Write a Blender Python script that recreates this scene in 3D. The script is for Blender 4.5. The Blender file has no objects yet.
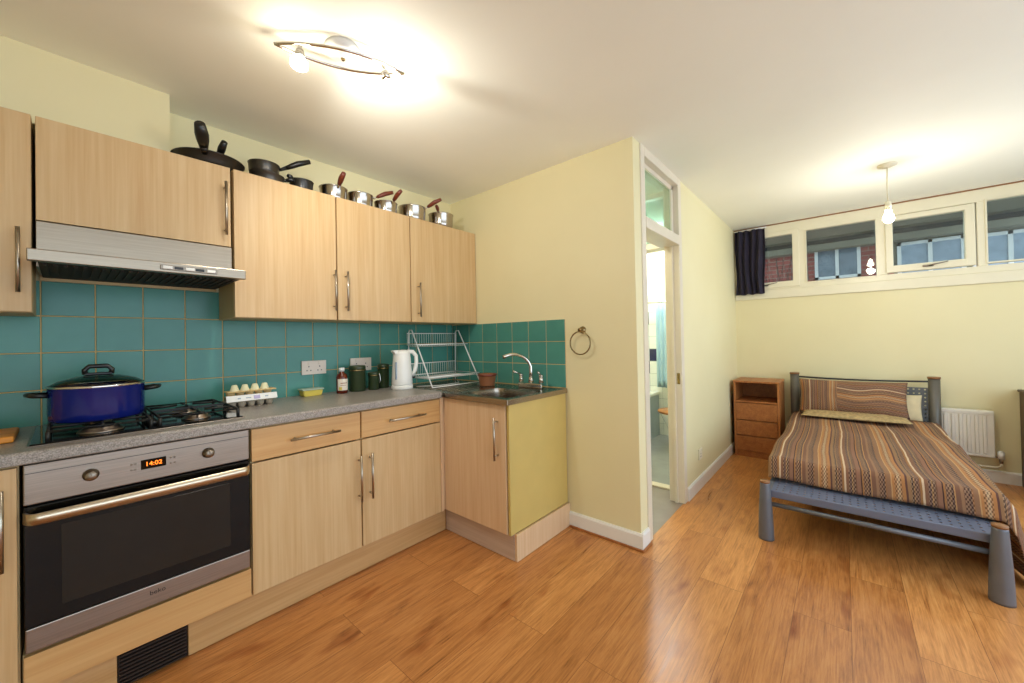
import bpy, bmesh, math, random
from mathutils import Vector, Matrix
PI = math.pi
random.seed(7)
SC = bpy.context.scene
COL = SC.collection

# ------------------------------------------------------------------ materials
def srgb(c):
    if isinstance(c, str):
        c = c.lstrip('#'); c = [int(c[i:i+2], 16)/255 for i in (0, 2, 4)]
    return tuple((v/12.92 if v <= .04045 else ((v+.055)/1.055)**2.4) for v in c)

class NT:
    def __init__(s, name):
        s.m = bpy.data.materials.new(name); s.m.use_nodes = True
        s.t = s.m.node_tree; s.n = s.t.nodes; s.l = s.t.links
        s.b = s.n['Principled BSDF']
    def node(s, typ, **kw):
        n = s.n.new(typ)
        for k, v in kw.items():
            if k in n.inputs: n.inputs[k].default_value = v
            else: setattr(n, k, v)
        return n
    def link(s, a, b): s.l.new(a, b)
    def coord(s, scale=(1, 1, 1), kind='Object', rot=(0, 0, 0)):
        tc = s.node('ShaderNodeTexCoord'); mp = s.node('ShaderNodeMapping')
        mp.inputs['Scale'].default_value = scale; mp.inputs['Rotation'].default_value = rot
        s.link(tc.outputs[kind], mp.inputs['Vector']); return mp.outputs['Vector']
    def noise(s, vec, scale, detail=3, rough=.55, dist=0):
        n = s.node('ShaderNodeTexNoise'); n.inputs['Scale'].default_value = scale
        n.inputs['Detail'].default_value = detail; n.inputs['Roughness'].default_value = rough
        n.inputs['Distortion'].default_value = dist
        s.link(vec, n.inputs['Vector']); return n.outputs['Fac']
    def ramp(s, fac, stops, interp='LINEAR'):
        r = s.node('ShaderNodeValToRGB'); cr = r.color_ramp; cr.interpolation = interp
        while len(cr.elements) < len(stops): cr.elements.new(.5)
        for e, (p, c) in zip(cr.elements, stops):
            e.position = p; e.color = (*srgb(c), 1) if len(c) != 4 or isinstance(c, str) else c
        s.link(fac, r.inputs['Fac']); return r.outputs['Color']
    def mix(s, fac, a, b, mode='MIX'):
        n = s.node('ShaderNodeMix', data_type='RGBA', blend_type=mode)
        for i, v in ((0, fac), (6, a), (7, b)):
            if hasattr(v, 'links'): s.link(v, n.inputs[i])
            else: n.inputs[i].default_value = v if i == 0 else (*srgb(v), 1)
        return n.outputs[2]
    def math(s, op, a, b=None, c=None):
        n = s.node('ShaderNodeMath', operation=op)
        for i, v in enumerate((a, b, c)):
            if v is None: continue
            if hasattr(v, 'links'): s.link(v, n.inputs[i])
            else: n.inputs[i].default_value = v
        return n.outputs[0]
    def bump(s, h, strength=.2, dist=.002):
        n = s.node('ShaderNodeBump'); n.inputs['Strength'].default_value = strength
        n.inputs['Distance'].default_value = dist
        s.link(h, n.inputs['Height']); s.link(n.outputs['Normal'], s.b.inputs['Normal'])
    def color(s, c):
        if hasattr(c, 'links'): s.link(c, s.b.inputs['Base Color'])
        else: s.b.inputs['Base Color'].default_value = (*srgb(c), 1)
    def setp(s, **kw):
        for k, v in kw.items(): s.b.inputs[k.replace('_', ' ')].default_value = v

def plain(name, c, rough=.5, metal=0, var=.06, scale=8, bump=0, **kw):
    """flat colour with a faint procedural mottling"""
    t = NT(name); v = t.coord(); n = t.noise(v, scale)
    col = Vector(srgb(c))
    def sh(f): return tuple(min(1, max(0, x*f)) for x in col) + (1,)
    t.color(t.ramp(n, [(.3, sh(1-var)), (.7, sh(1+var))])); t.setp(Roughness=rough, Metallic=metal)
    if bump: t.bump(t.noise(v, 220), bump, .001)
    for k, x in kw.items(): t.b.inputs[k.replace('_', ' ')].default_value = x
    return t.m

def wood(name, light, dark, axis='z', rough=.4, fine=1.0, knots=True):
    t = NT(name)
    sc = {'z': (14, 14, .7), 'x': (.7, 14, 14), 'y': (14, .7, 14)}[axis]
    v = t.coord(sc)
    n1 = t.noise(v, 1.6*fine, 5, .6, .4)
    sc2 = {'z': (90, 90, 2.2), 'x': (2.2, 90, 90), 'y': (90, 2.2, 90)}[axis]
    n2 = t.noise(t.coord(sc2), 1.2*fine, 2)
    f = t.math('MULTIPLY_ADD', n2, .45, t.math('MULTIPLY', n1, .6))
    t.color(t.ramp(f, [(.36, dark), (.66, light)])); t.setp(Roughness=rough)
    return t.m

def steel(name, c='#b9b4ac', rough=.28, axis='x', metal=1.0):
    t = NT(name)
    sc = {'z': (60, 60, 1), 'x': (1, 60, 60), 'y': (60, 1, 60)}[axis]
    n = t.noise(t.coord(sc), 6, 2)
    col = srgb(c)
    t.color(t.ramp(n, [(.3, tuple(x*.88 for x in col)+(1,)), (.7, tuple(min(1, x*1.08) for x in col)+(1,))]))
    r = t.node('ShaderNodeMapRange'); t.link(n, r.inputs[0]); r.inputs[3].default_value = rough-.05; r.inputs[4].default_value = rough+.08
    t.link(r.outputs[0], t.b.inputs['Roughness']); t.setp(Metallic=metal)
    return t.m

def emis(name, c, strength):
    t = NT(name); t.color(c); t.b.inputs['Emission Color'].default_value = (*srgb(c), 1)
    t.b.inputs['Emission Strength'].default_value = strength
    return t.m

def glass(name, tint='#eef5f4', rough=0.0, amount=.88):
    """thin pane: mostly see-through, glossy by fresnel"""
    t = NT(name); t.n.remove(t.b)
    out = t.n['Material Output']
    tr = t.node('ShaderNodeBsdfTransparent'); tr.inputs[0].default_value = (*[x*amount for x in srgb(tint)], 1)
    gl = t.node('ShaderNodeBsdfGlossy'); gl.inputs['Roughness'].default_value = max(rough, .02)
    fr = t.node('ShaderNodeFresnel'); ge = t.node('ShaderNodeNewGeometry'); t.link(t.math('MULTIPLY_ADD', ge.outputs['Backfacing'], -.8333, 1.5), fr.inputs[0])
    mx = t.node('ShaderNodeMixShader'); t.link(fr.outputs[0], mx.inputs[0]); t.link(tr.outputs[0], mx.inputs[1]); t.link(gl.outputs[0], mx.inputs[2])
    t.link(mx.outputs[0], out.inputs[0]); return t.m

def wall_paint():
    t = NT('yellow_wall_paint'); v = t.coord()
    n = t.noise(v, 1.3, 4)
    t.color(t.ramp(n, [(.3, WALL_A), (.7, WALL_B)])); t.setp(Roughness=.62)
    t.bump(t.noise(v, 60, 4), .12, .002); return t.m

WALL_A, WALL_B = '#e3d9ae', '#e8dfb6'
M = {}
M['wall'] = wall_paint()
M['ceiling'] = plain('ceiling_paint', '#f9faf0', .7, var=.015, scale=2, bump=.05)
M['maple'] = wood('maple_laminate', '#d3b587', '#c5a06f', 'z', .45)
M['maple_h'] = wood('maple_laminate_level', '#d4ab74', '#c4945c', 'x', .33)
M['maple_pink'] = wood('maple_laminate_sink', '#e0c29e', '#d4b088', 'z', .33)
M['carcass'] = plain('cabinet_carcass', '#c9ad7a', .5)
M['gap'] = plain('shadow_gap', '#2b2018', .8)
M['plinth'] = wood('plinth_laminate', '#cca573', '#bb915b', 'x', .42)
M['plinth_grey'] = wood('plinth_laminate_grey', '#c8b2a0', '#b89f8c', 'y', .42)
M['end_panel'] = plain('olive_end_panel', '#c9b067', .55, var=.03)
M['steel'] = steel('brushed_steel', '#9a8f84', .32)
M['handle_steel'] = steel('oven_handle_steel', '#cdbfa8', .3)
M['hood_steel'] = steel('hood_steel', '#9c8f7e', .3)
M['steel_v'] = steel('brushed_steel_upright', '#b3a99b', .3, 'z')
M['steel_dark'] = steel('aged_steel', '#8f8477', .32)
M['sink_steel'] = steel('sink_steel', '#a89d90', .24, 'y')
M['chrome'] = plain('chrome', '#d4d0ca', .12, 1, var=.02)
M['black'] = plain('black_plastic', '#141312', .35)
M['black_glass'] = plain('black_glass', '#0a0907', .08, var=.02, Specular_IOR_Level=.3)
M['oven_window'] = plain('oven_window', '#211c15', .12, var=.1, Specular_IOR_Level=.3)
M['iron'] = plain('cast_iron', '#1a1918', .5)
M['white'] = plain('white_plastic', '#ecebe6', .3, var=.02)
M['cream_upvc'] = plain('cream_upvc', '#e6dfc6', .35, var=.015)
M['white_gloss'] = plain('white_gloss_paint', '#e9e7e2', .3, var=.015)
M['door_gloss'] = plain('door_frame_paint', '#dfd5c2', .35, var=.02)
M['glass'] = glass('window_glass')
M['glass_green'] = glass('transom_glass', '#dcebe4')
M['navy_enamel'] = plain('navy_enamel', '#0f1d6a', .12, var=.12)
M['lid_glass'] = glass('lid_glass', '#cfd6cc', amount=.6)
M['pan_black'] = plain('nonstick_black', '#26221d', .32)
M['pan_grey'] = plain('pan_grey', '#4a443d', .3, .6)
M['pan_steel'] = steel('pan_steel', '#b3aaa0', .16, 'x')
M['handle_red'] = plain('bakelite_red', '#6d2f1c', .35, var=.15)
M['grey_metal'] = plain('bed_grey_metal', '#6d7078', .42, .35, var=.08, bump=.1)
M['grey_deck'] = plain('bed_grey_deck', '#6f7890', .45, .3, var=.06)
M['post_warm_lit'] = plain('bed_post_warm_lit', '#66625a', .42, .3, var=.08)  # bed grey with the warm light on the head posts put into the colour
M['head_grey'] = plain('bed_grey_panel', '#5f6468', .45, .3, var=.06)
M['dark_tube'] = plain('bed_dark_tube', '#3a3a3d', .3, .6)
M['cap_wood'] = plain('bed_cap', '#8d6037', .5)
M['mattress'] = plain('mattress_cloth', '#cfc6b4', .9)
M['green_enamel'] = plain('green_enamel', '#2c3a22', .28, var=.12)
M['bottle'] = plain('amber_glass', '#5b1c0a', .12, var=.15)
M['paper'] = plain('label_paper', '#e9dccb', .7)
M['yellow_tub'] = plain('yellow_tub', '#d8c24a', .45)
M['tub_lid'] = plain('tub_lid', '#b9c7b2', .4)
M['carton'] = plain('egg_carton_pulp', '#c9ad78', .9, var=.1)
M['carton_grey'] = plain('egg_carton_pulp_base', '#a99c88', .9, var=.1)
M['carton_pale'] = plain('egg_carton_pulp_top', '#e3dcb4', .9, var=.06)
M['terracotta'] = plain('brown_plastic', '#94603f', .5)
M['lilac'] = plain('lilac_print', '#b9aed0', .6)
M['socket'] = plain('socket_plate', '#e2d3c4', .35, var=.02)
M['brass'] = plain('aged_brass', '#8d7a55', .25, 1)
M['orange_wood'] = wood('orange_board', '#e79a3a', '#cf7f22', 'x', .45)
M['pine'] = wood('oak_veneer', '#b06f3a', '#8d5126', 'x', .42)
M['pine_v'] = wood('oak_veneer_upright', '#b4733d', '#935729', 'z', .42)
M['dark_brown'] = plain('dark_brown', '#3d2a1e', .6)
M['wardrobe'] = wood('brown_chest_wood', '#5f4326', '#3f2a16', 'z', .45)
M['curtain'] = plain('navy_curtain_cloth', '#272233', .9, var=.25, scale=5)
M['rad'] = plain('radiator_enamel', '#e4e0d6', .3, var=.01)
M['bath_tile'] = None
M['filter'] = plain('grease_filter_dark', '#2e2822', .75)
M['vent'] = plain('brown_vent', '#2a1c14', .5)
M['bath_panel'] = plain('grey_blue_panel', '#9aa9b4', .45)
M['porcelain'] = plain('porcelain', '#e8ece8', .12, var=.02)
M['toilet_seat'] = wood('toilet_seat_wood', '#a9713d', '#8a5528', 'x', .4)
M['pale_blue'] = plain('pale_blue_cloth', '#a9c9d6', .7)
M['grey_lino'] = plain('grey_lino', '#8d8f8a', .4, var=.12, scale=6)
M['vinyl'] = plain('threshold_vinyl', '#8b7f75', .4, var=.12, scale=5)

def worktop_mat():
    t = NT('grey_speckled_worktop'); v = t.coord()
    n = t.noise(v, 260, 2); n2 = t.noise(v, 60, 3)
    c = t.ramp(n, [(.36, '#6d6761'), (.5, '#948c85'), (.64, '#b9b1a9')])
    t.color(t.mix(.35, c, t.ramp(n2, [(.35, '#7f7872'), (.65, '#a39b93')])))
    t.setp(Roughness=.32); return t.m
M['worktop'] = worktop_mat()

def floor_mat():
    t = NT('oak_laminate_floor')
    v = t.coord((1, 1, 1))
    br = t.node('ShaderNodeTexBrick'); t.link(v, br.inputs['Vector'])
    br.offset = .37; br.offset_frequency = 2; br.squash = 1
    for k, x in (('Scale', 1), ('Mortar Size', .0009), ('Mortar Smooth', .1), ('Bias', 0), ('Brick Width', 1.28), ('Row Height', .192)):
        br.inputs[k].default_value = x
    br.inputs['Color1'].default_value = (0, 0, 0, 1); br.inputs['Color2'].default_value = (1, 1, 1, 1)
    br.inputs['Mortar'].default_value = (.5, .5, .5, 1)
    # shift the grain from plank to plank
    sep = t.node('ShaderNodeSeparateColor'); t.link(br.outputs['Color'], sep.inputs[0])
    off = t.node('ShaderNodeCombineXYZ'); t.link(t.math('MULTIPLY', sep.outputs[0], 7.3), off.inputs[0]); t.link(t.math('MULTIPLY', sep.outputs[0], 3.1), off.inputs[1])
    add = t.node('ShaderNodeVectorMath', operation='ADD'); t.link(v, add.inputs[0]); t.link(off.outputs[0], add.inputs[1])
    def mapped(sc):
        m = t.node('ShaderNodeMapping'); m.inputs['Scale'].default_value = sc; t.link(add.outputs[0], m.inputs[0]); return m.outputs[0]
    g1 = t.noise(mapped((1.0, 7, 1)), 2.4, 8, .66, 1.2)
    g2 = t.noise(mapped((2.4, 60, 1)), 2.5, 4, .7)
    g3 = t.noise(mapped((2.2, 5, 1)), 1.5, 2)
    f = t.math('ADD', t.math('MULTIPLY', g1, .5), t.math('MULTIPLY', g2, .5))
    c = t.ramp(f, [(.33, '#7a4a28'), (.41, '#b27842'), (.53, '#d09356'), (.68, '#e0aa6c')])
    knots = t.ramp(g3, [(.60, '#ffffff'), (.78, '#c29a78')])
    c = t.mix(1.0, c, knots, 'MULTIPLY')
    tone = t.ramp(sep.outputs[0], [(0, '#e0d2c6'), (1, '#fffaf4')])
    c = t.mix(1.0, c, tone, 'MULTIPLY')
    c = t.mix(br.outputs['Fac'], c, '#7a4a24')
    t.color(c); r = t.node('ShaderNodeMapRange'); t.link(g1, r.inputs[0]); r.inputs[3].default_value = .22; r.inputs[4].default_value = .4
    t.link(r.outputs[0], t.b.inputs['Roughness'])
    t.bump(f, .06, .001)
    return t.m
M['floor'] = floor_mat()

def tile_mat(name, c0, c1, rough=.12):
    t = NT(name)
    g = t.node('ShaderNodeNewGeometry')
    n = t.noise(t.coord(), 14, 4)
    base = t.ramp(g.outputs['Random Per Island'], [(0, c0), (1, c1)])
    t.color(t.mix(.25, base, t.ramp(n, [(.35, c0), (.65, c1)])))
    t.setp(Roughness=rough); t.b.inputs['Specular IOR Level'].default_value = .32; t.bump(t.noise(t.coord(), 18, 2), .08, .003); return t.m
M['tile'] = tile_mat('teal_glazed_tile', '#478479', '#529286', .26)
M['grout'] = plain('beige_grout', '#cfae74', .8)
M['wtile'] = tile_mat('white_bathroom_tile', '#e6ebe2', '#eef1ea')
M['ntile'] = plain('navy_bathroom_tile', '#161a4a', .15)
M['wgrout'] = plain('grey_grout', '#a9b1ac', .8)

def spread_mat(name, seed=0, rep=1.0):
    """woven striped cloth: stripes run along UV.y, repeat across UV.x (metres)"""
    t = NT(name); tc = t.node('ShaderNodeTexCoord'); sp = t.node('ShaderNodeSeparateXYZ'); t.link(tc.outputs['UV'], sp.inputs[0])
    x = sp.outputs[0]; y = sp.outputs[1]
    wob = t.math('MULTIPLY_ADD', t.noise(t.coord((1, 1, 1), 'UV'), 9, 2), .006, x)
    fr = t.math('FRACT', t.math('MULTIPLY_ADD', wob, 1/(.30*rep), seed*.37))
    st = ['#936a52', '#6a4a42', '#b07a4a', '#a07a5e', '#d9b07e', '#c8905a', '#e8c9a0', '#c8905a', '#6e4a46', '#a98560', '#3f2a2e', '#b98a58',
          '#8a6250', '#b0804e', '#ead6ba', '#936a52', '#66464c', '#c69a5e', '#84604c', '#a07660', '#432a2c', '#b5834f', '#8f6850', '#a57c58', '#5c3636', '#cda06a', '#8c6652', '#aa8466']
    w = [3, 1.5, 1, 3, 1, 3.5, 2, 3.5, 1.5, 3, 1, 1, 3, 1.5, 1.6, 3, 1.5, 1.2, 2.5, 3, 1, 1.2, 2, 1.5, 1.5, 1, 3, 2]
    tot = sum(w); p = 0; stops = []
    for c, q in zip(st, w): stops.append((p/tot, c)); p += q
    c1 = t.ramp(fr, stops, 'CONSTANT')
    # checked weave: small alternating dark and pale cells along the stripes
    a = t.math('FRACT', t.math('MULTIPLY', y, 44)); b = t.math('FRACT', t.math('MULTIPLY', x, 84))
    chk = t.math('ABSOLUTE', t.math('SUBTRACT', t.math('GREATER_THAN', a, .5), t.math('GREATER_THAN', b, .5)))
    band = t.math('GREATER_THAN', t.math('SINE', t.math('MULTIPLY', fr, 2*PI*5)), .1)
    cc = t.mix(t.math('MULTIPLY', chk, t.math('MULTIPLY', band, .62)), c1, '#35211f')
    chk2 = t.math('SUBTRACT', 1.0, chk)
    cc = t.mix(t.math('MULTIPLY', chk2, t.math('MULTIPLY', band, .28)), cc, '#d6bfa6')
    cc = t.mix(1.0, cc, '#dcd4cc', 'MULTIPLY')
    t.color(cc); t.setp(Roughness=.85)
    t.bump(t.noise(t.coord((1, 1, 1), 'UV'), 120, 2), .3, .003)
    return t.m
M['spread'] = spread_mat('striped_woven_cloth')
M['pillow'] = spread_mat('striped_pillow_cloth', .6, .8)
M['pillow_pale'] = plain('pale_patterned_cloth', '#b39a6c', .9, var=.3, scale=45)
M['pillow_cream'] = plain('cream_cloth', '#d8c9a2', .9, var=.1, scale=12)

def brick_mat():
    t = NT('red_brick'); v = t.coord((1, 1, 1), 'Object', (PI/2, 0, PI/2))
    tc = t.node('ShaderNodeTexCoord'); sp = t.node('ShaderNodeSeparateXYZ'); t.link(tc.outputs['Object'], sp.inputs[0])
    cb = t.node('ShaderNodeCombineXYZ'); t.link(sp.outputs[1], cb.inputs[0]); t.link(sp.outputs[2], cb.inputs[1])
    br = t.node('ShaderNodeTexBrick'); t.link(cb.outputs[0], br.inputs['Vector'])
    for k, x in (('Scale', 1), ('Mortar Size', .008), ('Brick Width', .225), ('Row Height', .075)): br.inputs[k].default_value = x
    br.inputs['Color1'].default_value = (*srgb('#b5635a'), 1); br.inputs['Color2'].default_value = (*srgb('#9a5048'), 1); br.inputs['Mortar'].default_value = (*srgb('#a58a80'), 1)
    t.color(br.outputs['Color']); t.setp(Roughness=.9); return t.m
M['brick'] = brick_mat()
M['soffit'] = plain('grey_soffit', '#8f8a78', .8, var=.15, scale=3)
M['soffit_dark'] = plain('dark_beam', '#2c2c2b', .8)
M['ext_glass'] = plain('outside_window_dark', '#6f7d89', .1, var=.3, scale=6)
M['ext_blind'] = plain('outside_blind', '#9fadbb', .5, var=.15, scale=10)
M['paving'] = plain('outside_paving', '#6f6a62', .9)
M['bulb'] = emis('lit_bulb', '#fff1d6', 60)
M['bulb_off'] = plain('frosted_bulb', '#e9e2d4', .3)
M['digits'] = emis('clock_digits', '#ff7a1e', 3)

# ------------------------------------------------------------------ geometry helpers
class MB:
    """collects shapes; build() links them as ONE mesh object"""
    def __init__(s): s.bm = bmesh.new(); s.uv = None
    def _merge(s, b, mi=0, smooth=False):
        for f in b.faces: f.material_index = mi; f.smooth = smooth
        me = bpy.data.meshes.new('tmp'); b.to_mesh(me); b.free(); s.bm.from_mesh(me); bpy.data.meshes.remove(me)
        return s
    def box(s, x0, x1, y0, y1, z0, z1, bev=0, seg=1, mi=0, rot=None, piv=None):
        b = bmesh.new(); bmesh.ops.create_cube(b, size=1)
        sx, sy, sz = abs(x1-x0), abs(y1-y0), abs(z1-z0)
        for v in b.verts: v.co = Vector((v.co.x*sx, v.co.y*sy, v.co.z*sz))
        if bev: bmesh.ops.bevel(b, geom=b.edges[:], offset=min(bev, .49*min(sx, sy, sz)), segments=seg, affect='EDGES', profile=.5)
        c = Vector(((x0+x1)/2, (y0+y1)/2, (z0+z1)/2))
        for v in b.verts: v.co += c
        if rot is not None:
            p = Vector(piv) if piv else c
            for v in b.verts: v.co = rot @ (v.co-p) + p
        return s._merge(b, mi)
    def cyl(s, p0, p1, r0, r1=None, n=20, mi=0, caps=True, smooth=True):
        r1 = r0 if r1 is None else r1
        p0 = Vector(p0); p1 = Vector(p1); d = p1-p0; L = d.length
        b = bmesh.new(); bmesh.ops.create_cone(b, cap_ends=caps, segments=n, radius1=r0, radius2=r1, depth=L)
        q = d.to_track_quat('Z', 'Y').to_matrix().to_4x4(); q.translation = (p0+p1)/2
        bmesh.ops.transform(b, matrix=q, verts=b.verts)
        s._merge(b, mi, smooth)
        return s
    def tube(s, pts, r, n=10, mi=0, closed=False):
        pts = [Vector(p) for p in pts]; N = len(pts); b = bmesh.new(); rings = []
        rr = r if isinstance(r, (list, tuple)) else [r]*N
        prev = None
        for i, p in enumerate(pts):
            if closed: t = pts[(i+1) % N]-pts[i-1]
            else: t = pts[min(i+1, N-1)]-pts[max(i-1, 0)]
            t.normalize()
            if prev is None:
                a = Vector((0, 0, 1)) if abs(t.z) < .9 else Vector((1, 0, 0)); u = t.cross(a).normalized()
            else: u = (prev-t*prev.dot(t)).normalized()
            prev = u; w = t.cross(u)
            rings.append([b.verts.new(p+(u*math.cos(2*PI*k/n)+w*math.sin(2*PI*k/n))*rr[i]) for k in range(n)])
        for i in range(N if closed else N-1):
            A, B = rings[i], rings[(i+1) % N]
            for k in range(n): b.faces.new((A[k], A[(k+1) % n], B[(k+1) % n], B[k]))
        if not closed: b.faces.new(rings[0][::-1]); b.faces.new(rings[-1])
        bmesh.ops.recalc_face_normals(b, faces=b.faces[:])
        return s._merge(b, mi, True)
    def lathe(s, c, prof, n=32, mi=0, ax=None, sx=1, sy=1):
        """prof: list of (radius, height) ; c: base point"""
        b = bmesh.new(); c = Vector(c); rings = []
        for r, z in prof:
            if r < 1e-5: rings.append([b.verts.new(Vector((0, 0, z)))])
            else: rings.append([b.verts.new(Vector((r*math.cos(2*PI*k/n)*sx, r*math.sin(2*PI*k/n)*sy, z))) for k in range(n)])
        for A, B in zip(rings, rings[1:]):
            if len(A) == 1 and len(B) == 1: continue
            for k in range(n):
                k2 = (k+1) % n
                if len(A) == 1: b.faces.new((A[0], B[k2], B[k]))
                elif len(B) == 1: b.faces.new((A[k], A[k2], B[0]))
                else: b.faces.new((A[k], A[k2], B[k2], B[k]))
        bmesh.ops.recalc_face_normals(b, faces=b.faces[:])
        if ax is not None:
            q = Vector(ax).to_track_quat('Z', 'Y').to_matrix()
            for v in b.verts: v.co = q @ v.co
        for v in b.verts: v.co += c
        return s._merge(b, mi, True)
    def prism(s, pts, y0, y1, axis='y', mi=0, bev=0):
        """polygon extruded along an axis: pts are the two other coordinates"""
        b = bmesh.new()
        def mk(p, t):
            return {'y': (p[0], t, p[1]), 'x': (t, p[0], p[1]), 'z': (p[0], p[1], t)}[axis]
        A = [b.verts.new(mk(p, y0)) for p in pts]; B = [b.verts.new(mk(p, y1)) for p in pts]; n = len(pts)
        b.faces.new(A); b.faces.new(B[::-1])
        for k in range(n): b.faces.new((A[k], B[k], B[(k+1) % n], A[(k+1) % n]))
        bmesh.ops.recalc_face_normals(b, faces=b.faces[:])
        if bev: bmesh.ops.bevel(b, geom=b.edges[:], offset=bev, segments=2, affect='EDGES')
        return s._merge(b, mi)
    def grid(s, fn, nu, nv, mi=0, smooth=True, uv=None, closed=False):
        bm = s.bm
        V = [[bm.verts.new(fn(i/nu, j/nv)) for j in range(nv+1)] for i in range(nu+1)]
        L = bm.loops.layers.uv.verify() if uv else None
        for i in range(nu):
            for j in range(nv):
                f = bm.faces.new((V[i][j], V[i+1][j], V[i+1][j+1], V[i][j+1])); f.material_index = mi; f.smooth = smooth
                if uv:
                    for lp, (a, c) in zip(f.loops, ((i, j), (i+1, j), (i+1, j+1), (i, j+1))): lp[L].uv = uv(a/nu, c/nv)
        return s
    def build(s, name, mats, parent=None, solid=0):
        me = bpy.data.meshes.new(name); s.bm.normal_update()
        s.bm.to_mesh(me); s.bm.free()
        for m in (mats if isinstance(mats, (list, tuple)) else [mats]): me.materials.append(M[m] if isinstance(m, str) else m)
        o = bpy.data.objects.new(name, me); COL.objects.link(o)
        if parent is not None:
            o.parent = parent; o.matrix_parent_inverse = Matrix.Translation(parent_origin(parent)).inverted()
        if solid:
            md = o.modifiers.new('thickness', 'SOLIDIFY'); md.thickness = solid; md.offset = 0
        return o

def parent_origin(p):
    # parts are modelled in room coordinates, so only the thing's own empty is offset
    return Vector(p.location) if p.parent is None else Vector((0, 0, 0))

def thing(name, label, cat, loc=(0, 0, 0), group=None):
    o = bpy.data.objects.new(name, None); COL.objects.link(o); o.location = loc; o.empty_display_size = .05
    o['label'] = label; o['category'] = cat
    if group: o['group'] = group
    return o
def tag(o, label, cat, group=None, kind=None):
    o['label'] = label; o['category'] = cat
    if group: o['group'] = group
    if kind: o['kind'] = kind
    return o
def struct(o): o['kind'] = 'structure'; return o
def text(name, body, size, mat, loc, rot, parent, ext=.0006):
    cu = bpy.data.curves.new(name, 'FONT'); cu.body = body; cu.size = size; cu.extrude = ext; cu.align_x = 'CENTER'; cu.align_y = 'CENTER'
    tmp = bpy.data.objects.new('tmp', cu); COL.objects.link(tmp)
    me = bpy.data.meshes.new_from_object(tmp); bpy.data.objects.remove(tmp)
    me.transform(Matrix.Translation(loc) @ rot.to_4x4())
    me.materials.clear(); me.materials.append(M[mat])
    o = bpy.data.objects.new(name, me); COL.objects.link(o); o.parent = parent
    o.matrix_parent_inverse = Matrix.Translation(parent_origin(parent)).inverted(); return o
def R3(ax, a): return Matrix.Rotation(a, 3, ax)

# ------------------------------------------------------------------ dimensions (metres; camera stands at 0,0)
H = 2.382
XB, YA, YD, XC = 2.148, 2.517, .902, 4.874
XL, YR = -1.35, -2.1
FY = 1.923      # base unit fronts
UY = 2.216      # wall unit fronts

# ------------------------------------------------------------------ the room
struct(MB().box(XL-.1, XC+.1, YR-.1, YD+.008, -.1, 0).box(XL-.1, XB+.09, YD+.008, YA+.1, -.1, 0).build('floor', 'floor'))
o = MB().box(XB+.09, 3.14, YD+.008, YA+.1, -.1, .001).build('floor_hall', 'vinyl'); struct(o)
o = MB().box(3.14, XC+.1, YD+.008, YA+.1, -.1, .002).build('floor_bathroom', 'grey_lino'); struct(o)
struct(MB().box(XL-.1, XC+.1, YR-.1, YA+.1, H, H+.1).build('ceiling', 'ceiling'))
wa = struct(MB().box(XL-.1, XC+.1, YA, YA+.1, 0, H).build('wall_kitchen', 'wall'))
wb = struct(MB().box(XB, XB+.097, YD, YA, 0, H).build('wall_partition', 'wall'))
struct(MB().box(2.985, XC, YD, YD+.1, 0, H).build('wall_bathroom', 'wall'))
struct(MB().box(XL-.1, XL, YR, YA, 0, H).build('wall_left', 'wall'))
struct(MB().box(XC, XC+.12, YR, YD+.1, 0, 1.6).box(XC, XC+.12, YD, YD+.1, 1.6, H).box(XC, XC+.12, YR, -2.05, 1.6, H).build('wall_window', 'wall'))
# unseen wall behind the camera; its wide window is added to let in fill light
struct(MB().box(XL, XC, YR-.1, YR, 0, .3).box(XL, XC, YR-.1, YR, 2.3, H).box(XL, -1.2, YR-.1, YR, .3, 2.3)
       .box(4.2, XC, YR-.1, YR, .3, 2.3).build('wall_rear', 'wall'))
fr = MB()
for k in range(6):
    x = -1.2+k*1.07; fr.box(x, x+.05, YR-.07, YR-.02, .36, 2.24)
fr.box(-1.2, 4.2, YR-.07, YR-.02, .3, .36).box(-1.2, 4.2, YR-.07, YR-.02, 2.24, 2.3)
w2 = struct(fr.build('fill_window', 'cream_upvc'))
# boxed-in bulkhead over the left wall units
struct(MB().box(XL, .32, 2.337, YA, 2.085, H).build('wall_bulkhead', 'wall'))

# skirtings
def skirting(name, x0, x1, y0, y1):
    m = MB()
    if abs(x1-x0) > abs(y1-y0): m.prism([(y0, 0), (y1, 0), (y1, .095), (y1-(y1-y0)*.55, .095), (y0, .083)], x0, x1, 'x')
    else: m.prism([(x0, 0), (x1, 0), (x1, .095), (x1-(x1-x0)*.55, .095), (x0, .083)], y0, y1, 'y')
    return struct(m.build(name, 'white_gloss'))
skirting('baseboard_partition', XB-.016, XB, YD-.016, 1.386)
skirting('baseboard_partition_end', XB+.0005, 2.243, YD-.016, YD)
skirting('baseboard_bathroom', 2.995, XC, YD-.016, YD)
skirting('baseboard_window', XC-.016, XC, YR, YD-.016)
struct(MB().box(2.1315, 2.243, YD-.026, YD-.0165, .0005, .013, .002).box(2.122, 2.1315, YD-.026, 1.37, .0005, .013, .002).build('trim_2', 'pine'))

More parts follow.
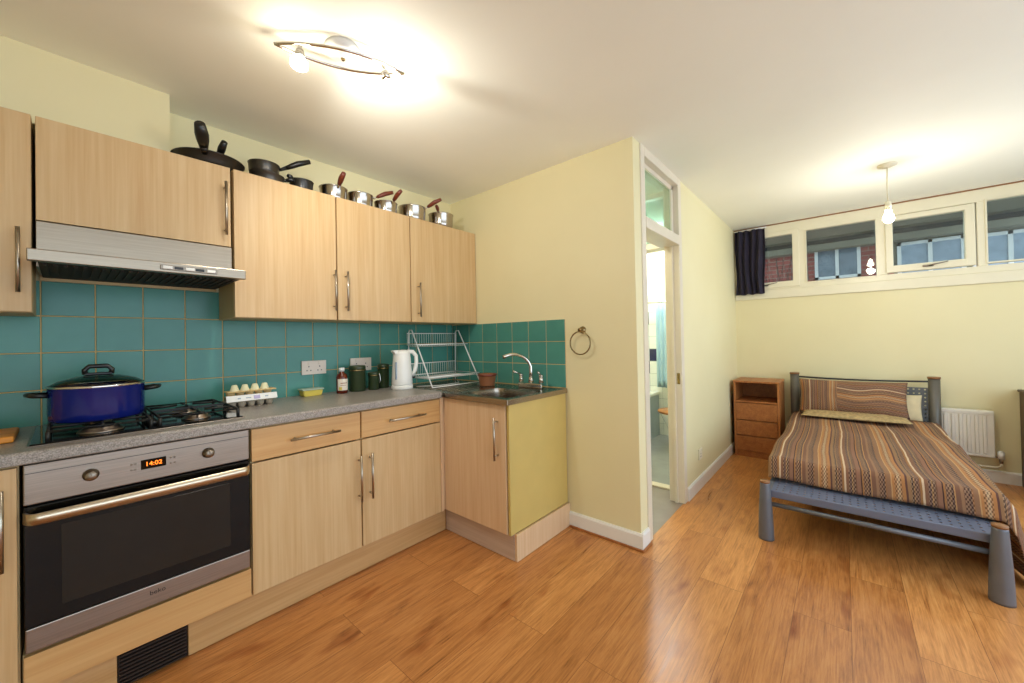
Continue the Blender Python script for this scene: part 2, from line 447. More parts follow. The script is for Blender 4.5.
# ------------------------------------------------------------------ tiled splashback
def tile_field(name, mb_axis, u0s, z0s, plane, parent, extents):
    m = MB(); P = .1535; g = .0042; th = .007
    (ua, ub, za, zb) = extents
    if mb_axis == 'A': m.box(ua, ub, plane-.004, plane, za, zb, mi=1)
    else: m.box(plane-.004, plane, ua, ub, za, zb, mi=1)
    u = u0s
    while u > ua-P: u -= P
    while u < ub:
        z = z0s
        while z > za-P: z -= P
        while z < zb:
            a, b = max(u+g/2, ua), min(u+P-g/2, ub); c, d = max(z+g/2, za), min(z+P-g/2, zb)
            if b-a > .01 and d-c > .01:
                if mb_axis == 'A': m.box(a, b, plane-th, plane-.002, c, d, bev=.0015)
                else: m.box(plane-th, plane-.002, a, b, c, d, bev=.0015)
            z += P
        u += P
    return m.build(name, ['tile', 'grout'], parent)
tile_field('tile_splashback', 'A', .087, .895, YA, wa, (XL, XB-.007, .88, 1.50))
tile_field('tile_splashback', 'B', 1.385, .895, XB, wb, (1.385, YA-.007, .885, 1.347))
# ------------------------------------------------------------------ bathroom doorway
d1 = MB()
d1.box(2.245, 2.307, YD-.008, YD+.13, 0, H, .003)
d1.box(2.93, 2.99, YD-.008, YD+.102, 0, H, .003)
d1.box(2.307, 2.93, YD-.008, YD+.13, 2.325, H, .003)
d1.box(2.307, 2.93, YD-.012, YD+.13, 1.885, 1.955, .003)
d1.box(2.307, 2.32, YD+.04, YD+.06, 0, 1.885).box(2.917, 2.93, YD+.04, YD+.06, 0, 1.885)
d1 = struct(d1.build('door_1', 'door_gloss'))
b = MB().box(2.31, 2.34, YD+.03, YD+.06, 1.955, 2.325, .003).box(2.9, 2.93, YD+.03, YD+.06, 1.955, 2.325, .003)
b.box(2.31, 2.93, YD+.03, YD+.06, 1.955, 1.985, .003).box(2.31, 2.93, YD+.03, YD+.06, 2.295, 2.325, .003)
b.build('transom_bead', 'door_gloss', d1)
MB().box(2.335, 2.905, YD+.042, YD+.046, 1.98, 2.30).build('transom_pane', 'glass_green', d1)
MB().box(2.926, 2.931, YD+.008, YD+.028, .87, .95, .001).build('strike_plate', 'brass', d1)
# inner doorway between the lobby and the bathroom, wall towards the bathroom
struct(MB().box(3.14, 3.22, 1.83, YA, 0, H).build('wall_lobby', 'ceiling'))
d2 = MB().box(3.12, 3.24, YD+.101, 1.012, 0, H, .003).box(3.12, 3.24, 1.8, 1.85, 0, H, .003).box(3.12, 3.24, 1.012, 1.8, 1.93, 1.98, .003).box(3.12, 3.24, 1.012, 1.8, 2.34, H, .003)
d2.box(3.12, 3.2, 1.012, 1.8, .0, .014, .003)
d2 = struct(d2.build('door_2', 'door_gloss'))
MB().box(3.17, 3.175, 1.012, 1.8, 1.98, 2.34).build('transom_pane', 'glass_green', d2)
# far tiled wall of the bathroom
fw = struct(MB().box(XC-.02, XC, YD+.1, YA, 0, H).build('wall_bathroom_far', 'ceiling'))
m = MB(); m.box(XC-.024, XC-.02, YD+.1, YA, 0, 1.74, mi=1)
P = .155
zi = 0; z = -.015
while z < 1.70:
    y = .945; yi = 0
    while y < YA:
        navy = (zi, yi) in ((6, 5), (5, 6), (9, 6), (7, 1), (4, 8))
        c, d = max(z, .0), min(z+P-.004, 1.735)
        m.box(XC-.03, XC-.022, max(y, 1.005), min(y+P-.004, YA), c, d, bev=.0012, mi=2 if navy else 0)
        y += P; yi += 1
    z += P; zi += 1
m.build('tile_field', ['wtile', 'wgrout', 'ntile'], fw)

# bath with grey-blue side panel, along the kitchen side of the bathroom
t = thing('bathtub', 'white bath with grey-blue side panel seen through the doorway', 'bath', (4.3, 2.1, 0))
MB().box(3.5, 4.83, 1.76, 1.785, .003, .5, .003).build('side_panel', 'bath_panel', t)
b = MB(); b.box(3.5, 4.84, 1.75, 1.83, .5, .54, .01, 2).box(3.5, 4.84, 2.43, YA-.005, .5, .54, .01, 2).box(3.5, 3.58, 1.83, 2.43, .5, .54, .01, 2).box(4.76, 4.84, 1.83, 2.43, .5, .54, .01, 2)
b.box(3.58, 4.76, 1.83, 2.43, .12, .15).box(3.58, 3.6, 1.83, 2.43, .12, .5).box(4.74, 4.76, 1.83, 2.43, .12, .5).box(3.58, 4.76, 1.83, 1.85, .12, .5).box(3.58, 4.76, 2.41, 2.43, .12, .5)
b.build('tub', 'porcelain', t)
# toilet
t = thing('toilet', 'white toilet with a brown wooden seat, just showing in the doorway', 'toilet', (4.3, 1.35, 0))
MB().lathe((4.3, 1.32, .003), [(0, 0), (.12, 0), (.11, .05), (.10, .15), (.15, .27), (.19, .36), (.2, .395), (.0, .395)], 28, sx=1, sy=1.15).build('bowl', 'porcelain', t)
MB().lathe((4.3, 1.33, .398), [(0, 0), (.2, 0), (.205, .012), (.2, .024), (.0, .03)], 30, sx=1, sy=1.2).build('seat', 'toilet_seat', t)
MB().box(4.1, 4.5, 1.01, 1.12, .40, .78, .02, 3).build('cistern', 'porcelain', t)
MB().cyl((4.3, 1.1, .003), (4.3, 1.15, .40), .07, .09).build('pan_neck', 'porcelain', t)
# pale blue shower curtain
def wavy(x0, x1, y0, y1, z0, z1, amp, n, uvf=None):
    def f(u, v):
        yy = y0+(y1-y0)*u; xx = x0+(x1-x0)*u
        return Vector((xx+amp*math.sin(u*n*2*PI)*(1+.15*math.sin(v*3)), yy, z0+(z1-z0)*v))
    return f
m = MB().grid(wavy(4.6, 4.62, 1.50, 1.70, .62, 1.60, .015, 4), 48, 12)
o = m.build('shower_curtain', 'pale_blue', None, .003); tag(o, 'pale blue cloth hanging beside the white bathroom tiles', 'curtain')
o = MB().cyl((4.61, 1.0, 1.63), (4.61, YA, 1.63), .01).build('curtain_rod', 'chrome'); tag(o, 'thin rod carrying the pale blue cloth in the bathroom', 'curtain rod')
# ------------------------------------------------------------------ window wall
G = [(.86, .378, 1.77, 2.25, 1), (.263, -.243, 1.745, 2.26, 0), (-.355, -.78, 1.817, 2.22, 1), (-.90, -1.42, 1.773, 2.275, 0), (-1.53, -1.95, 1.80, 2.23, 1)]
w = MB(); x0, x1 = XC-.004, XC+.06
zb, zt = 1.70, H-.006
ys = [YD-.002]+[(.34+.29)/2-.0]+[-.272]+[-.875]+[-1.47]+[-2.05]
w.box(x0, x1, -2.05, YD-.002, 1.69, 1.745, .003).box(x0, x1, -2.05, YD-.002, 2.27, zt, .003)
w.box(x0, x1, .862, YD-.002, 1.745, 2.27, .003)
for a, b_ in ((.34, .263), (-.243, -.315), (-.845, -.90), (-1.42, -1.49), (-1.99, -2.05)): w.box(x0, x1, b_, a, 1.745, 2.27, .003)
win = struct(w.build('window_1', 'cream_upvc'))
MB().box(XC-.018, XC+.06, -2.05, YD-.002, 1.60, 1.69, .006, 2).build('window_sill', 'cream_upvc', win)
for (a, b_, c, d, op) in G:
    if op:
        oa, ob, oc, od = a+.05, b_-.055, c-.06, d+.045
        m = MB(); sx0 = XC-.016
        oa = min(oa, .88)
        m.box(sx0, XC+.05, a, oa, oc, od, .005, 2).box(sx0, XC+.05, ob, b_, oc, od, .005, 2)
        m.box(sx0+.0006, XC+.05, b_-.004, a+.004, oc+.0006, c, .003).box(sx0+.0006, XC+.05, b_-.004, a+.004, d, od-.0006, .003)
        s = m.build('sash', 'cream_upvc', win)
        MB().box(XC+.018, XC+.024, b_, a, c, d).build('pane', 'glass', s)
        ym = (a+b_)/2
        hm = MB().box(sx0-.012, sx0, ym-.03, ym+.035, oc+.022, oc+.04, .003)
        hm.tube([(sx0-.02, ym, oc+.03), (sx0-.028, ym-.03, oc+.036), (sx0-.03, ym-.11, oc+.05)], [.007, .006, .004], 8)
        hm.build('window_handle', 'steel_dark', s)
    else:
        m = MB()
        m.box(XC-.01, XC+.05, b_-.012, a+.012, c-.012, c, .002).box(XC-.01, XC+.05, b_-.012, a+.012, d, d+.012, .002)
        m.box(XC-.01, XC+.05, a, a+.012, c, d, .002).box(XC-.01, XC+.05, b_-.012, b_, c, d, .002)
        m.build('glazing_bead', 'cream_upvc', win)
        MB().box(XC+.018, XC+.024, b_, a, c, d).build('pane', 'glass', win)
struct(MB().box(XC-.008, XC-.001, -2.05, YD-.002, H-.012, H-.001).build('shade_strip', 'cap_wood'))  # brown strip standing in for the shadow line between window head and ceiling

# curtain bunched at the corner
def cur(u, v):
    y = .885-.275*u-.012*math.sin(v*5+u*4)*(1-v)
    x = 4.815+.02*math.sin(u*PI*9+.5*math.sin(v*4))+.012*math.sin(u*PI*4+v*2)
    return Vector((x, y, 1.655+(2.345-1.655)*v+.004*math.sin(u*20)))
t = thing('curtain', 'short dark navy curtain bunched at the left end of the high window', 'curtain', (4.815, .75, 1.655))
MB().grid(cur, 70, 24).build('curtain_cloth', 'curtain', t, .004)
MB().cyl((4.815, .895, 2.352), (4.815, .59, 2.352), .006).build('curtain_wire', 'white', t)

# ------------------------------------------------------------------ outside
EX = 8.5
ext = thing('apartment_block', 'red brick block with white framed windows under a grey walkway, across the yard', 'building', (EX, 0, 0))
MB().box(EX, EX+.3, -.62, 3.2, -1, 3.3).build('brick_wall', 'brick', ext)
def extwin(ya, yb, za, zb, n, glassm='ext_glass', xx=EX, bar='white'):
    m = MB(); t_ = .045
    m.box(xx-.06, xx-.005, yb, ya, za, za+t_).box(xx-.06, xx-.005, yb, ya, zb-t_, zb)
    for i in range(n+1):
        y = yb+(ya-yb-t_)*i/n; m.box(xx-.06, xx-.005, y, y+t_, za, zb)
    f = m.build('window_frame', bar, ext)
    MB().box(xx-.035, xx-.02, yb, ya, za, zb).build('pane', glassm, f)
extwin(.35, -.24, 2.14, 2.68, 2); extwin(2.4, 1.4, 2.1, 2.68, 2)
MB().box(EX-.02, EX+.3, -4.6, -.62, -1, 3.3).build('rendered_wall', 'soffit', ext)
extwin(-.66, -1.36, 1.9, 2.60, 2, 'ext_blind'); extwin(-1.42, -2.1, 1.9, 2.58, 2, 'ext_blind'); extwin(-2.15, -2.9, 1.9, 2.58, 2, 'ext_blind')
c = MB().box(7.9, EX+.3, -4.6, 3.2, 2.9, 3.05).build('walkway_slab', 'soffit', ext)
MB().box(8.1, 8.2, -4.6, 3.2, 2.70, 2.76).box(8.1, 8.2, -4.6, 3.2, 2.81, 2.84).build('walkway_beam', 'soffit_dark', ext)
MB().box(8.15, 8.3, -4.6, 3.2, 2.60, 2.70).box(8.16, 8.3, -4.6, 3.2, 2.755, 2.9).build('walkway_edge', 'soffit', ext)
MB().box(7.05, 7.9, -4.6, 3.2, 2.76, 3.0).build('walkway_soffit', 'soffit', ext)
g = struct(MB().box(XC+.12, 12, -8, 6, -.3, -.1).build('ground_outside', 'paving'))
# bare shrub in the yard in front of the brick wall
m = MB(); rnd = random.Random(3)
for i in range(26):
    y = .55+rnd.random()*.75; pts = [Vector((7.3+rnd.random()*.3, y, .0))]
    pts[0].z = -.1
    for k in range(5):
        pts.append(pts[-1]+Vector((rnd.uniform(-.08, .08), rnd.uniform(-.12, .12), .48+rnd.random()*.05)))
    m.tube(pts, [.012, .010, .008, .006, .004, .002], 5)
o = m.build('bare_shrub', 'dark_brown'); tag(o, 'bare twiggy shrub outside the window beside the curtain', 'shrub')

# ------------------------------------------------------------------ kitchen units
def bar_handle(parent, p0, p1, out, r=.006):
    """bar handle from p0 to p1, standing off the face by vector out"""
    p0 = Vector(p0); p1 = Vector(p1); out = Vector(out); d = (p1-p0).normalized()
    m = MB(); m.cyl(p0+out, p1+out, r, n=14)
    for q in (p0+d*.025, p1-d*.025): m.cyl(q, q+out, r*.75, n=10)
    return m.build('handle', 'steel_v', parent)
F = (0, -.032, 0)
GB = 'maple base cabinets along the kitchen wall'
def unit(label, x0, x1, z0, z1, yf, yb, cat='cabinet', name='base_cabinet', group=None, end_l=False, front_only=False):
    t = thing(name, label, cat, ((x0+x1)/2, (yf+yb)/2, z0), group)
    m = MB(); th = .016; y0 = yf+.02
    m.box(x0+.001, x0+th, y0, yb, z0, z1, .001).box(x1-th, x1-.001, y0, yb, z0, z1, .001)
    m.box(x0+th, x1-th, y0, yb, z0, z0+th).box(x0+th, x1-th, y0, yb, z1-th, z1).box(x0+th, x1-th, yb-.008, yb, z0, z1)
    m.build('body', 'carcass', t); return t
def front(t, name, x0, x1, z0, z1, yf, mat='maple', th=.018):
    return MB().box(x0+.0018, x1-.0018, yf, yf+th, z0+.0018, z1-.0018, .0012, 1).build(name, mat, t)
YB = YA-.012
# left base unit
t = unit('maple base cabinet left of the oven, cut by the picture edge', -.60, -.095, .15, .862, FY, YB)
d = front(t, 'door', -.598, -.098, .152, .858, FY); bar_handle(d, (-.128, FY, .56), (-.128, FY, .80), F)
# base units with drawers
for (x0, x1, lab, dx, hd0, hd1) in ((.514, 1.005, 'maple base cabinet with drawer, directly right of the oven', -.022, .66, .885),
                       (1.009, 1.528, 'maple base cabinet with drawer, next to the sink corner', .043, 1.155, 1.398)):
    t = unit(lab, x0, x1, .15, .862, FY, YB)
    dr = front(t, 'drawer', x0, x1, .716, .858, FY, 'maple_h'); bar_handle(dr, (hd0, FY, .786), (hd1, FY, .786), F)
    d = front(t, 'door', x0, x1, .152, .712, FY)
    hx = x1-.014 if dx < 0 else x0+dx
    bar_handle(d, (hx, FY, .40), (hx, FY, .635), F)
# corner unit with sink
t = thing('sink_cabinet', 'sink cabinet with pinkish maple door and olive end panel', 'cabinet', (1.85, 1.65, .15))
m = MB().box(1.588, XB-.01, 1.406, 1.42, .15, .862).box(1.588, XB-.01, 1.9, 1.916, .15, .862).box(1.588, XB-.01, 1.42, 1.9, .15, .166).box(XB-.018, XB-.01, 1.42, 1.9, .166, .70)
m.build('body', 'carcass', t)
d = MB().box(1.567, 1.585, 1.412, 1.935, .152, .858, .0012).build('door', 'maple_pink', t)
bar_handle(d, (1.567, 1.468, .555), (1.567, 1.468, .79), (-.032, 0, 0))
MB().box(1.53, 1.585, 1.937, 1.96, .152, .862, .001).box(1.53, 1.548, FY+.001, 1.937, .152, .862, .001).build('corner_post', 'maple_pink', t)
MB().box(1.572, XB-.009, 1.388, 1.404, .152, .862, .001).build('end_panel', 'end_panel', t)
# plinths
def plinth(label, *boxes, mat='plinth'):
    m = MB()
    for b_ in boxes: m.box(*b_, .001)
    return tag(m.build('plinth', mat), label, 'plinth')
p1 = plinth('long maple plinth under the base cabinets and oven', (-.6, .113, 1.975, 1.991, .002, .149), (.309, 1.60, 1.975, 1.991, .002, .149), (.113, .309, 1.975, 1.991, .132, .149))
m = MB().box(.115, .307, 1.982, 1.99, .003, .131)
for k in range(9): m.box(.118, .304, 1.970, 1.984, .008+k*.0135, .0135+k*.0135, .0015)
m.build('vent_grille', 'vent', p1)
plinth('pinkish plinth board below the sink cabinet door', (1.602, 1.618, 1.392, 1.974, .002, .149), mat='plinth_grey')
plinth('short plinth board below the olive end panel', (1.604, XB-.004, 1.374, 1.390, .002, .149), mat='maple_pink')
# ------------------------------------------------------------------ oven
t = thing('oven', 'built-in stainless steel oven with black glass door', 'oven', (.209, 2.2, .272))
x0, x1 = -.09, .508
MB().box(x0+.01, x1-.01, FY+.022, 2.46, .29, .855).build('body', 'black', t)
cp = MB().box(x0+.002, x1-.002, FY-.004, FY+.02, .735, .860, .003, 2).build('control_panel', 'steel', t)
MB().box(x0+.004, x1-.004, FY-.0055, FY-.003, .832, .8335).build('panel_seam', 'black', cp)
for kx in (.053, .367):
    k = MB().lathe((kx, FY-.004, .795), [(0, 0), (.020, 0), (.020, .004), (.0165, .006), (.0155, .026), (.0135, .029), (0, .029)], 28, ax=(0, -1, 0))
    k.box(kx-.002, kx+.002, FY-.036, FY-.01, .797, .808, .0008)
    k.build('knob', 'steel_dark', cp)
MB().box(.174, .242, FY-.0065, FY-.003, .778, .812, .001).build('display', 'black_glass', cp)
text('clock_digits', '14:02', .021, 'digits', Vector((.208, FY-.0068, .795)), R3('X', PI/2), cp, .0002)
for bx in (.15, .16, .255, .266):
    for bz in (.783, .803): MB().lathe((bx if bx < .2 else bx, FY-.0035, bz), [(0, 0), (.0035, 0), (.003, .002), (0, .002)], 12, ax=(0, -1, 0)).build('button', 'steel_dark', cp)
dr = MB().box(x0+.002, x1-.002, FY-.006, FY+.02, .358, .730, .003, 2).build('door', 'black_glass', t)
MB().box(-.012, .437, FY-.0075, FY-.0055, .40, .655, .0005).build('door_window', 'oven_window', dr)
h = MB()
h.tube([(x0+.004, FY-.008, .700), (x0+.012, FY-.038, .700), (x0+.05, FY-.050, .700), (.209, FY-.056, .700), (x1-.05, FY-.050, .700), (x1-.012, FY-.038, .700), (x1-.004, FY-.008, .700)], .006, 8)
# flat band bar, gently bowed
def hb(u, v):
    a = u; x = x0+.004+(x1-x0-.008)*a; bow = .042-.004*abs(2*a-1)**2
    yy = FY-.006-bow*(1-max(0, (abs(2*a-1)-.93)/.07)**2)
    return Vector((x, yy, .716-.034*v))
h2 = MB().grid(hb, 60, 1)
h2o = h2.build('door_handle', 'handle_steel', dr, .006)
h.bm.free()
bt = MB().box(x0+.004, x1-.004, FY-.008, FY+.018, .283, .356, .003, 2).build('lower_trim', 'steel', dr)
text('maker_mark', 'beko', .022, 'black', Vector((.215, FY-.0087, .329)), R3('X', PI/2), bt, .0003)
t = unit('maple oven housing showing a plain panel below the oven door', -.093, .511, .15, .27, FY, YB)
t.name = 'oven_housing'
MB().box(-.089, .509, FY, FY+.018, .153, .270, .0012).build('filler_panel', 'maple_h', t)

# ------------------------------------------------------------------ worktop and sink
wt = MB()
# rolled front edge
prof = [(1.905, .869), (1.905, .897), (1.909, .903), (1.917, .905), (2.509, .905), (2.509, .865), (1.909, .865)]
wt.prism(prof, XL+.002, 1.528, 'x')
wt = wt.build('worktop', 'worktop'); tag(wt, 'long grey speckled worktop running along the teal tiles', 'worktop')
t = thing('sink', 'stainless steel sink top with bowl and drainer in the corner', 'sink', (1.83, 1.9, .865))
# top sheet with a bowl opening, built as four strips around it; drainer grooves beyond
sx0, sx1, sy0, sy1 = 1.548, XB-.008, 1.378, 2.508
bx0, bx1, by0, by1 = 1.615, 1.94, 1.435, 1.80
SZ = -.014
m = MB()
for (a, b_, c, d_) in ((sx0, bx0, sy0, by1), (bx1, sx1, sy0, by1), (bx0, bx1, sy0, by0), (sx0, sx1, by1, sy1)):
    m.box(a, b_, c, d_, .900+SZ, .906+SZ)
m.box(sx0-.004, sx0+.004, sy0-.004, 1.903, .864, .895, .003, 2).box(sx0-.004, sx1, sy0-.005, sy0+.004, .864, .895, .003, 2)
m.box(1.5285, sx0+.004, 1.906, sy1, .880, .8935)
for k in range(9): m.box(1.62, 2.0, 1.89+k*.062, 1.895+k*.062, .905+SZ, .909+SZ, .0015)
m.build('sink_top', 'sink_steel', t)
def bowl(u, v):
    # u around, v from rim to bottom centre
    a = 2*PI*u; c, s_ = math.cos(a), math.sin(a); n = 6
    r = (abs(c)**n+abs(s_)**n)**(-1/n)
    sc = [1.0, .985, .96, .93, .75, .3, .05]; zz = [.892, .88, .80, .765, .756, .752, .75]
    i = min(int(v*6), 5); f = v*6-i; S = sc[i]*(1-f)+sc[i+1]*f; Z = zz[i]*(1-f)+zz[i+1]*f
    return Vector(((bx0+bx1)/2+(bx1-bx0)/2*c*r*S, (by0+by1)/2+(by1-by0)/2*s_*r*S, Z))
MB().grid(bowl, 64, 24).build('bowl', 'sink_steel', t)
MB().lathe((1.775, 1.615, .752), [(0, 0), (.035, 0), (.033, .004), (.015, .002), (0, .002)], 24).build('drain', 'chrome', t)
# mixer tap
t = thing('mixer_tap', 'chrome mixer tap with arched spout and two levers behind the sink', 'tap', (2.03, 1.60, .906))
TX, TY = 2.045, 1.60
MB().box(TX-.022, TX+.022, TY-.10, TY+.10, .893, .925, .008, 3).cyl((TX, TY, .93), (TX, TY, .965), .02, .016).build('tap_body', 'chrome', t)
sp = []
for k in range(13):
    a = k/12*PI*.78
    sp.append((TX-.02-.115*(1-math.cos(a)), TY+.0+.05*(k/12), 1.03+.075*math.sin(a)))
sp = [(TX, TY, .95), (TX, TY, 1.0)] + [(TX-.124*(1-math.cos(k/10*PI*.70)), TY+.07*(k/10), 1.038+.084*math.sin(k/10*PI*.70)) for k in range(11)]
MB().tube(sp, [.013, .013]+[.0115]*9+[.011, .012], 14).build('spout', 'chrome', t)
for s_ in (-1, 1):
    y = TY+s_*.085
    MB().cyl((TX, y, .93), (TX, y, .972), .017, .013).cyl((TX, y, .972), (TX, y, .983), .016, .014).build('valve', 'chrome', t)
    MB().tube([(TX-.005, y, .985), (TX-.03, y+s_*.012, .994), (TX-.062, y+s_*.022, 1.004)], [.007, .006, .007], 10).build('lever', 'chrome', t)
# ------------------------------------------------------------------ wall units
def wall_unit(label, x0, x1, z0, z1, hx, hz0, hz1, cat='cabinet'):
    t = unit(label, x0, x1, z0, z1, UY, YA-.008, name='wall_cabinet')
    d = front(t, 'door', x0, x1, z0, z1, UY); bar_handle(d, (hx, UY, hz0), (hx, UY, hz1), F); return t
wall_unit('maple wall cabinet left of the hood, cut by the picture edge', -.52, -.077, 1.352, 2.072, -.108, 1.42, 1.65)
wall_unit('short maple wall cabinet above the steel hood', -.070, .522, 1.688, 2.072, .497, 1.74, 1.99)
wall_unit('maple wall cabinet just right of the steel hood', .532, 1.027, 1.352, 2.072, 1.009, 1.405, 1.636)
wall_unit('maple wall cabinet second from the partition wall', 1.031, 1.529, 1.352, 2.072, 1.079, 1.405, 1.636)
wall_unit('maple wall cabinet touching the partition wall', 1.533, XB-.004, 1.352, 2.072, 1.588, 1.388, 1.622)
# hood
t = thing('cooker_hood', 'stainless steel cooker hood under the short wall cabinet', 'cooker hood', (.22, 2.2, 1.5))
hx0, hx1 = -.078, .512
MB().box(-.068, .520, 2.204, 2.214, 1.55, 1.683, .001).box(-.068, -.062, 2.214, YA-.024, 1.52, 1.683).box(.514, .520, 2.214, YA-.024, 1.52, 1.683).box(-.074, .520, 2.022, 2.214, 1.535, 1.5495, .001).build('hood_body', 'hood_steel', t)
b = MB().box(-.082, .522, 1.992, 2.02, 1.508, 1.548, .003, 2).build('front_band', 'hood_steel', t)
m = MB().box(.24, .418, 1.986, 1.993, 1.518, 1.536, .0015); m.build('control_strip', 'steel_dark', b)
for k in range(3): MB().box(.247+k*.068, .275+k*.068, 1.982, 1.988, 1.521, 1.533, .001).build('slider', 'white', b)
for k in range(2): MB().box(.281+k*.066, .308+k*.066, 1.984, 1.988, 1.522, 1.532, .001).build('button', 'black', b)
m = MB().box(-.06, .512, 2.03, YA-.03, 1.512, 1.518)
for k in range(24): m.box(-.05+k*.0235, -.04+k*.0235, 2.07, 2.38, 1.507, 1.513)
m.build('grease_filter', 'filter', t)
MB().box(-.068, .520, YA-.022, YA-.009, 1.50, 1.683).build('back_panel', 'carcass', t)

# ------------------------------------------------------------------ hob
t = thing('gas_hob', 'black glass gas hob with iron pan supports set in the worktop', 'hob', (.21, 2.2, .905))
MB().box(-.078, .50, 1.975, 2.44, .9065, .913, .004, 2).build('hob_plate', 'black_glass', t)
MB().box(-.084, .506, 1.969, 2.446, .9055, .9085, .001).build('steel_rim', 'steel', t)
for (bx, by, r) in ((.085, 2.085, .05), (.36, 2.085, .04), (.085, 2.325, .036), (.36, 2.325, .045)):
    b = MB().lathe((bx, by, .913), [(0, 0), (r*1.25, 0), (r*1.2, .006), (r, .008), (r*.95, .017), (r*.8, .019), (0, .019)], 28).build('burner', 'steel', t)
    MB().lathe((bx, by, .932), [(0, 0), (r*.72, 0), (r*.70, .006), (0, .008)], 24).build('burner_cap', 'iron', b)
def support(xc):
    m = MB(); z = .945
    xa, xb, ya, yb = xc-.125, xc+.125, 1.99, 2.42
    m.tube([(xa, ya, z), (xb, ya, z), (xb, yb, z), (xa, yb, z)], .005, 8, closed=True)
    m.box(xa, xb, (ya+yb)/2-.004, (ya+yb)/2+.004, z-.005, z+.005)
    for yy in (2.085, 2.325):
        for a in range(4):
            dx, dy = math.cos(a*PI/2), math.sin(a*PI/2)
            q0 = Vector((xc+dx*.12, yy+dy*.095, z)); q1 = Vector((xc+dx*.028, yy+dy*.028, z+.003))
            m.tube([q0, q1], .005, 8)
    for q in ((xa, ya), (xb, ya), (xa, yb), (xb, yb), (xa, 2.205), (xb, 2.205)): m.cyl((q[0], q[1], .913), (q[0], q[1], z), .006, n=10)
    return m.build('pan_support', 'iron', t)
support(.085); support(.36)
for k in range(4): MB().lathe((.2225, 2.06+k*.06, .913), [(0, 0), (.018, 0), (.016, .014), (.014, .018), (0, .018)], 20).build('hob_knob', 'black', t)

# blue stockpot
PX, PY, PZ = .082, 2.17, .954
t = thing('stockpot', 'large dark blue enamel pot with glass lid on the hob', 'pot', (PX, PY, PZ))
r = .128
MB().lathe((PX, PY, PZ), [(0, 0), (r*.93, 0), (r*.98, .006), (r, .03), (r, .118), (r*1.02, .122), (r*.985, .122), (r*.97, .03), (0, .012)], 56).build('pot_body', 'navy_enamel', t)
l = MB().lathe((PX, PY, PZ+.123), [(r*1.015, 0), (r*1.02, .004), (r*.8, .022), (r*.45, .036), (0, .042)], 56).build('lid', 'lid_glass', t)
MB().lathe((PX, PY, PZ+.1215), [(r*1.03, 0), (r*1.04, .004), (r*1.02, .008), (r*.97, .007), (r*.98, .002)], 56).build('lid_rim', 'chrome', l)
kb = MB().tube([(PX-.034, PY, PZ+.165), (PX-.036, PY, PZ+.182), (PX-.024, PY, PZ+.195), (PX+.024, PY, PZ+.195), (PX+.036, PY, PZ+.182), (PX+.034, PY, PZ+.165)], .0085, 12)
kb.box(PX-.038, PX+.038, PY-.012, PY+.012, PZ+.162, PZ+.171, .003)
kb.build('lid_handle', 'black', l)
for s_ in (-1, 1):
    MB().tube([(PX+s_*(r-.004), PY-.035, PZ+.098), (PX+s_*(r+.034), PY-.030, PZ+.102), (PX+s_*(r+.044), PY, PZ+.103), (PX+s_*(r+.034), PY+.030, PZ+.102), (PX+s_*(r-.004), PY+.035, PZ+.098)], .008, 12).build('side_handle', 'black', t)
# ------------------------------------------------------------------ things on the worktop
W = .9055
o = MB().box(-.42, -.115, 2.12, 2.36, W, W+.022, .006, 2).build('chopping_board', 'orange_wood'); tag(o, 'small orange chopping board at the left picture edge', 'chopping board')
# egg carton
t = thing('egg_carton', 'open cardboard egg carton with white paper band, right of the hob', 'egg carton', (.66, 2.36, W))
ex0, ex1, ey = .518, .722, 2.335
def cups(z0, z1, rt, rb, y, m, n=5, mi=0):
    for k in range(n):
        cx = ex0+(ex1-ex0)*(k+.5)/n
        m.lathe((cx, y, 0), [(0, z0), (rb, z0), (rt, z1), (rt-.003, z1), (rb-.003, z0+.003), (0, z0+.003)], 16, mi=mi)
m = MB(); cups(W, W+.03, .020, .013, ey-.025, m); cups(W, W+.03, .020, .013, ey+.025, m)
m.box(ex0-.006, ex1+.006, ey-.053, ey+.053, W+.028, W+.033, .002)
m.build('base_tray', 'carton_grey', t)
m = MB(); m.prism([(ey-.056, W+.033), (ey-.044, W+.062), (ey-.041, W+.062), (ey-.052, W+.033)], ex0-.008, ex1+.01, 'x'); 
bd = m.build('paper_band', 'white', t)
RB = R3('X', -.39)
for (px, pw, ph) in ((.045, .012, .006), (.085, .022, .004), (.165, .014, .006)): MB().box(ex0+px-pw/2, ex0+px+pw/2, ey-.0525, ey-.0505, W+.047-ph/2, W+.047+ph/2, rot=RB).build('printed_mark', 'ext_blind', bd)
MB().box(ex0+.108, ex0+.135, ey-.0525, ey-.0505, W+.038, W+.056, rot=RB).build('band_patch', 'lilac', bd)
m = MB(); cups(W+.055, W+.078, .021, .016, ey+.0, m); m.box(ex0+.0, ex1+.012, ey-.036, ey+.04, W+.075, W+.081, .002)
m.box(ex0, ex1, ey-.04, ey+.04, W+.034, W+.056, .006)
m.build('upper_tray', 'carton', t)
m = MB()
for k in range(4):
    cx = ex0+.022+(ex1-ex0)*(k+.35)/4.6
    m.lathe((cx, ey, W+.081), [(.021, 0), (.017, .012), (.012, .028), (.008, .031), (0, .031)], 14)
m.build('tray_peaks', 'carton_pale', t)
# yellow tub
t = thing('butter_tub', 'small yellow tub with pale lid standing against the tiles', 'tub', (.965, 2.44, W))
MB().prism([(.915, W), (1.015, W), (1.022, W+.036), (.908, W+.036)], 2.405, 2.475, 'y', bev=.004).build('tub_body', 'yellow_tub', t)
MB().box(.903, 1.027, 2.400, 2.480, W+.036, W+.044, .003, 2).build('tub_lid', 'tub_lid', t)
